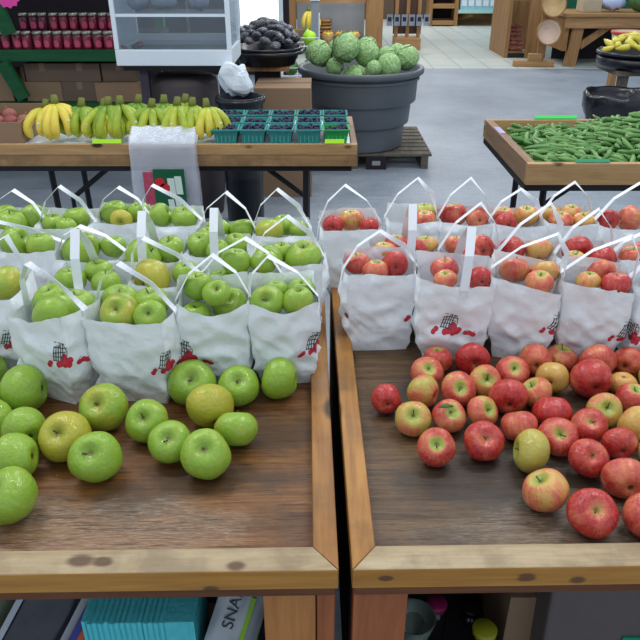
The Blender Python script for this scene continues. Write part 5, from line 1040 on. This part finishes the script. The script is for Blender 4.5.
def pack(name, px, py, Y, w, h, d, rx, ry, rz, m, label, cat='packet'):
    mb = MB(); nx, nz = 10, 14; vs = []
    for s in (-1, 1):
        for i in range(nz + 1):
            for k in range(nx + 1):
                u = k / nx * 2 - 1; v = i / nz * 2 - 1; e = (1 - u ** 4) * (1 - v ** 4); vs.append((u * w / 2, s * d / 2 * e + .004 * noise.noise(Vector((u * 3, v * 3, s))) * e, v * h / 2))
    N = (nx + 1) * (nz + 1)
    for s in (0, 1):
        mb.add(vs[s * N:(s + 1) * N], [((i * (nx + 1) + k), (i * (nx + 1) + k + 1), ((i + 1) * (nx + 1) + k + 1), ((i + 1) * (nx + 1) + k)) for i in range(nz) for k in range(nx)])
    o = mb.build(name, M[m], None, at(px, py, Y), smooth=True); o.rotation_euler = (R(rx), R(ry), R(rz)); return tag(o, label, cat)
o = pack('printed_sack', 38, 628, .80, .112, .26, .03, -35, 32, 0, 'blk_pack', 'black printed sack leaning under the green apple table')
MB().box((-.056, -.013, -.12), (-.046, -.009, .12)).build('edge_strip', M['wht_pack'], o); MB().box((.042, -.013, -.12), (.055, -.009, .12)).build('edge_strip', M['wht_pack'], o)
o = pack('printed_sack', 84, 640, .79, .05, .22, .03, -35, 32, 0, 'orange_ink', 'orange printed sack with a blue edge beside the turquoise boxes'); MB().box((-.026, -.014, -.1), (-.014, -.009, .1)).build('edge_strip', M['blue_ink'], o)
pack('printed_sack', -22, 622, .82, .10, .24, .03, -35, 32, 0, 'olive_pack', 'olive green sack at the far end under the green apple table')
o = pack('foil_pack', 236, 622, .80, .085, .2, .03, -38, 18, -6, 'wht_pack', 'white foil pack with black lettering and a lime stripe next to the turquoise boxes')
def text(body, size, m, parent, loc, rot):
    c = bpy.data.curves.new('lettering', 'FONT'); c.body = body; c.size = size; c.extrude = .0006; c.align_x = 'CENTER'
    tmp = bpy.data.objects.new('lettering', c); C.objects.link(tmp); bpy.context.view_layer.update()
    me = bpy.data.meshes.new_from_object(tmp.evaluated_get(bpy.context.evaluated_depsgraph_get())); bpy.data.objects.remove(tmp); me.materials.clear(); me.materials.append(M[m])
    t = bpy.data.objects.new('lettering', me); C.objects.link(t); t.parent = parent; t.location = loc; t.rotation_euler = rot; return t
text('SNAPS', .028, 'ink_black', o, (-.004, -.0165, .03), (R(90), R(-90), 0)); MB().box((.012, -.018, -.03), (.02, -.0145, .05)).build('stripe', M['lime_ink'], o)
MB().lathe([(0, 0), (.017, 0), (.017, .002), (0, .002)], 18).build('print_spot', M['squash'], o, (-.012, -.0135, -.05)).rotation_euler = (R(90), 0, 0)
o = pack('foil_pack', 254, 628, .83, .07, .2, .03, -38, 26, 6, 'blk_pack', 'dark foil pack leaning against the table post'); MB().box((-.034, -.014, -.09), (-.026, -.008, .09)).build('edge_strip', M['wht_pack'], o); MB().box((.0, -.017, -.09), (.006, -.0145, .09)).build('edge_strip', M['lime_ink'], o)
put('cardboard_box', MB().box((at(-60, 640, .8).x, 0, 0), (at(82, 640, .8).x, .2, .12)), M['card_dark'], (0, .74, LS + .0005), 'low carton under the printed sacks', 'box')
put('cardboard_box', MB().box((at(215, 640, .8).x, 0, 0), (at(262, 640, .8).x - .005, .2, .12)), M['card_dark'], (0, .76, LS + .0005), 'small carton under the foil packs', 'box')
# right shelf: jars with lids, glass lid, boxes
def lidjar(px, py, Y, r, z1, m, label, ang=0):
    p = at(px, py, Y); e = empty('jar', (p.x, Y, LS + .0005), 0, label, 'jar', 'lidded jars under the red apple table'); h = p.z - LS
    MB().lathe([(0, 0), (r * .92, 0), (r, .008), (r, h - .03), (r * .86, h - .015), (0, h - .014)], 24).build('body', M['darkjar'], e, smooth=True); MB().lathe([(0, h - .0135), (r * .9, h - .0135), (r * .93, h - .002), (r * .88, h), (0, h)], 24).build('lid', M[m], e, smooth=True)
lidjar(437, 602, .93, .022, 0, 'magenta', 'dark jar with magenta lid under the red apple table'); lidjar(471, 607, .97, .02, 0, 'blackplastic', 'dark jar with black lid beside the magenta one'); lidjar(485, 628, .84, .024, 0, 'yellowlid', 'dark jar with yellow-green lid under the red apple table')
p = at(416, 624, .84); e = empty('glass_bowl', (p.x - .005, .84, LS + .0005), 0, 'shiny glass bowl beside the red table post, under the table', 'bowl'); h = p.z - LS
MB().lathe([(0, 0), (.024, 0), (.012, .02), (.012, h - .05), (.03, h - .02), (.04, h + .02), (.037, h + .02), (.027, h - .014), (0, h - .03)], 28).build('body', clear_mat('green_glass', (150, 168, 156), .25, .08), e, smooth=True)
MB().box((at(503, 640, .86).x, .0, 0), (at(551, 640, .86).x, .2, .2)).build('tmp', M['card'])
tmpb = bpy.data.objects['tmp']; tmpb.name = 'cardboard_box'; tmpb.location = (0, .86, LS + .0005); tag(tmpb, 'open-topped brown carton under the red apple table', 'box'); MB().box((at(503, 640, .86).x + .01, .01, .2005), (at(551, 640, .86).x - .01, .19, .204)).build('flap', M['card_dark'], tmpb)
b = MB(); b.add([(at(559, 588, .8).x, 0, 0), (at(690, 588, .8).x, 0, 0), (at(690, 588, .8).x, .22, 0), (at(559, 588, .8).x, .22, 0), (at(559, 588, .8).x - .01, 0, .30), (at(690, 588, .8).x, 0, .30), (at(690, 588, .8).x, .22, .30), (at(559, 588, .8).x - .01, .22, .30)], [(0, 3, 2, 1), (4, 5, 6, 7), (0, 1, 5, 4), (1, 2, 6, 5), (2, 3, 7, 6), (3, 0, 4, 7)])
o = b.build('storage_bin', plain('dull_grey_bin', (96, 86, 84), .7), None, (0, .80, LS + .0005), bevel=.006); MB().box((at(625, 640, .79).x, -.004, at(630, 638, .8).z - LS - .10), (at(690, 640, .79).x, -.0005, at(630, 636, .8).z - LS)).build('label_patch', M['gsign2'], o); tag(o, 'dull grey bin with a green patch under the red apple table', 'bin')
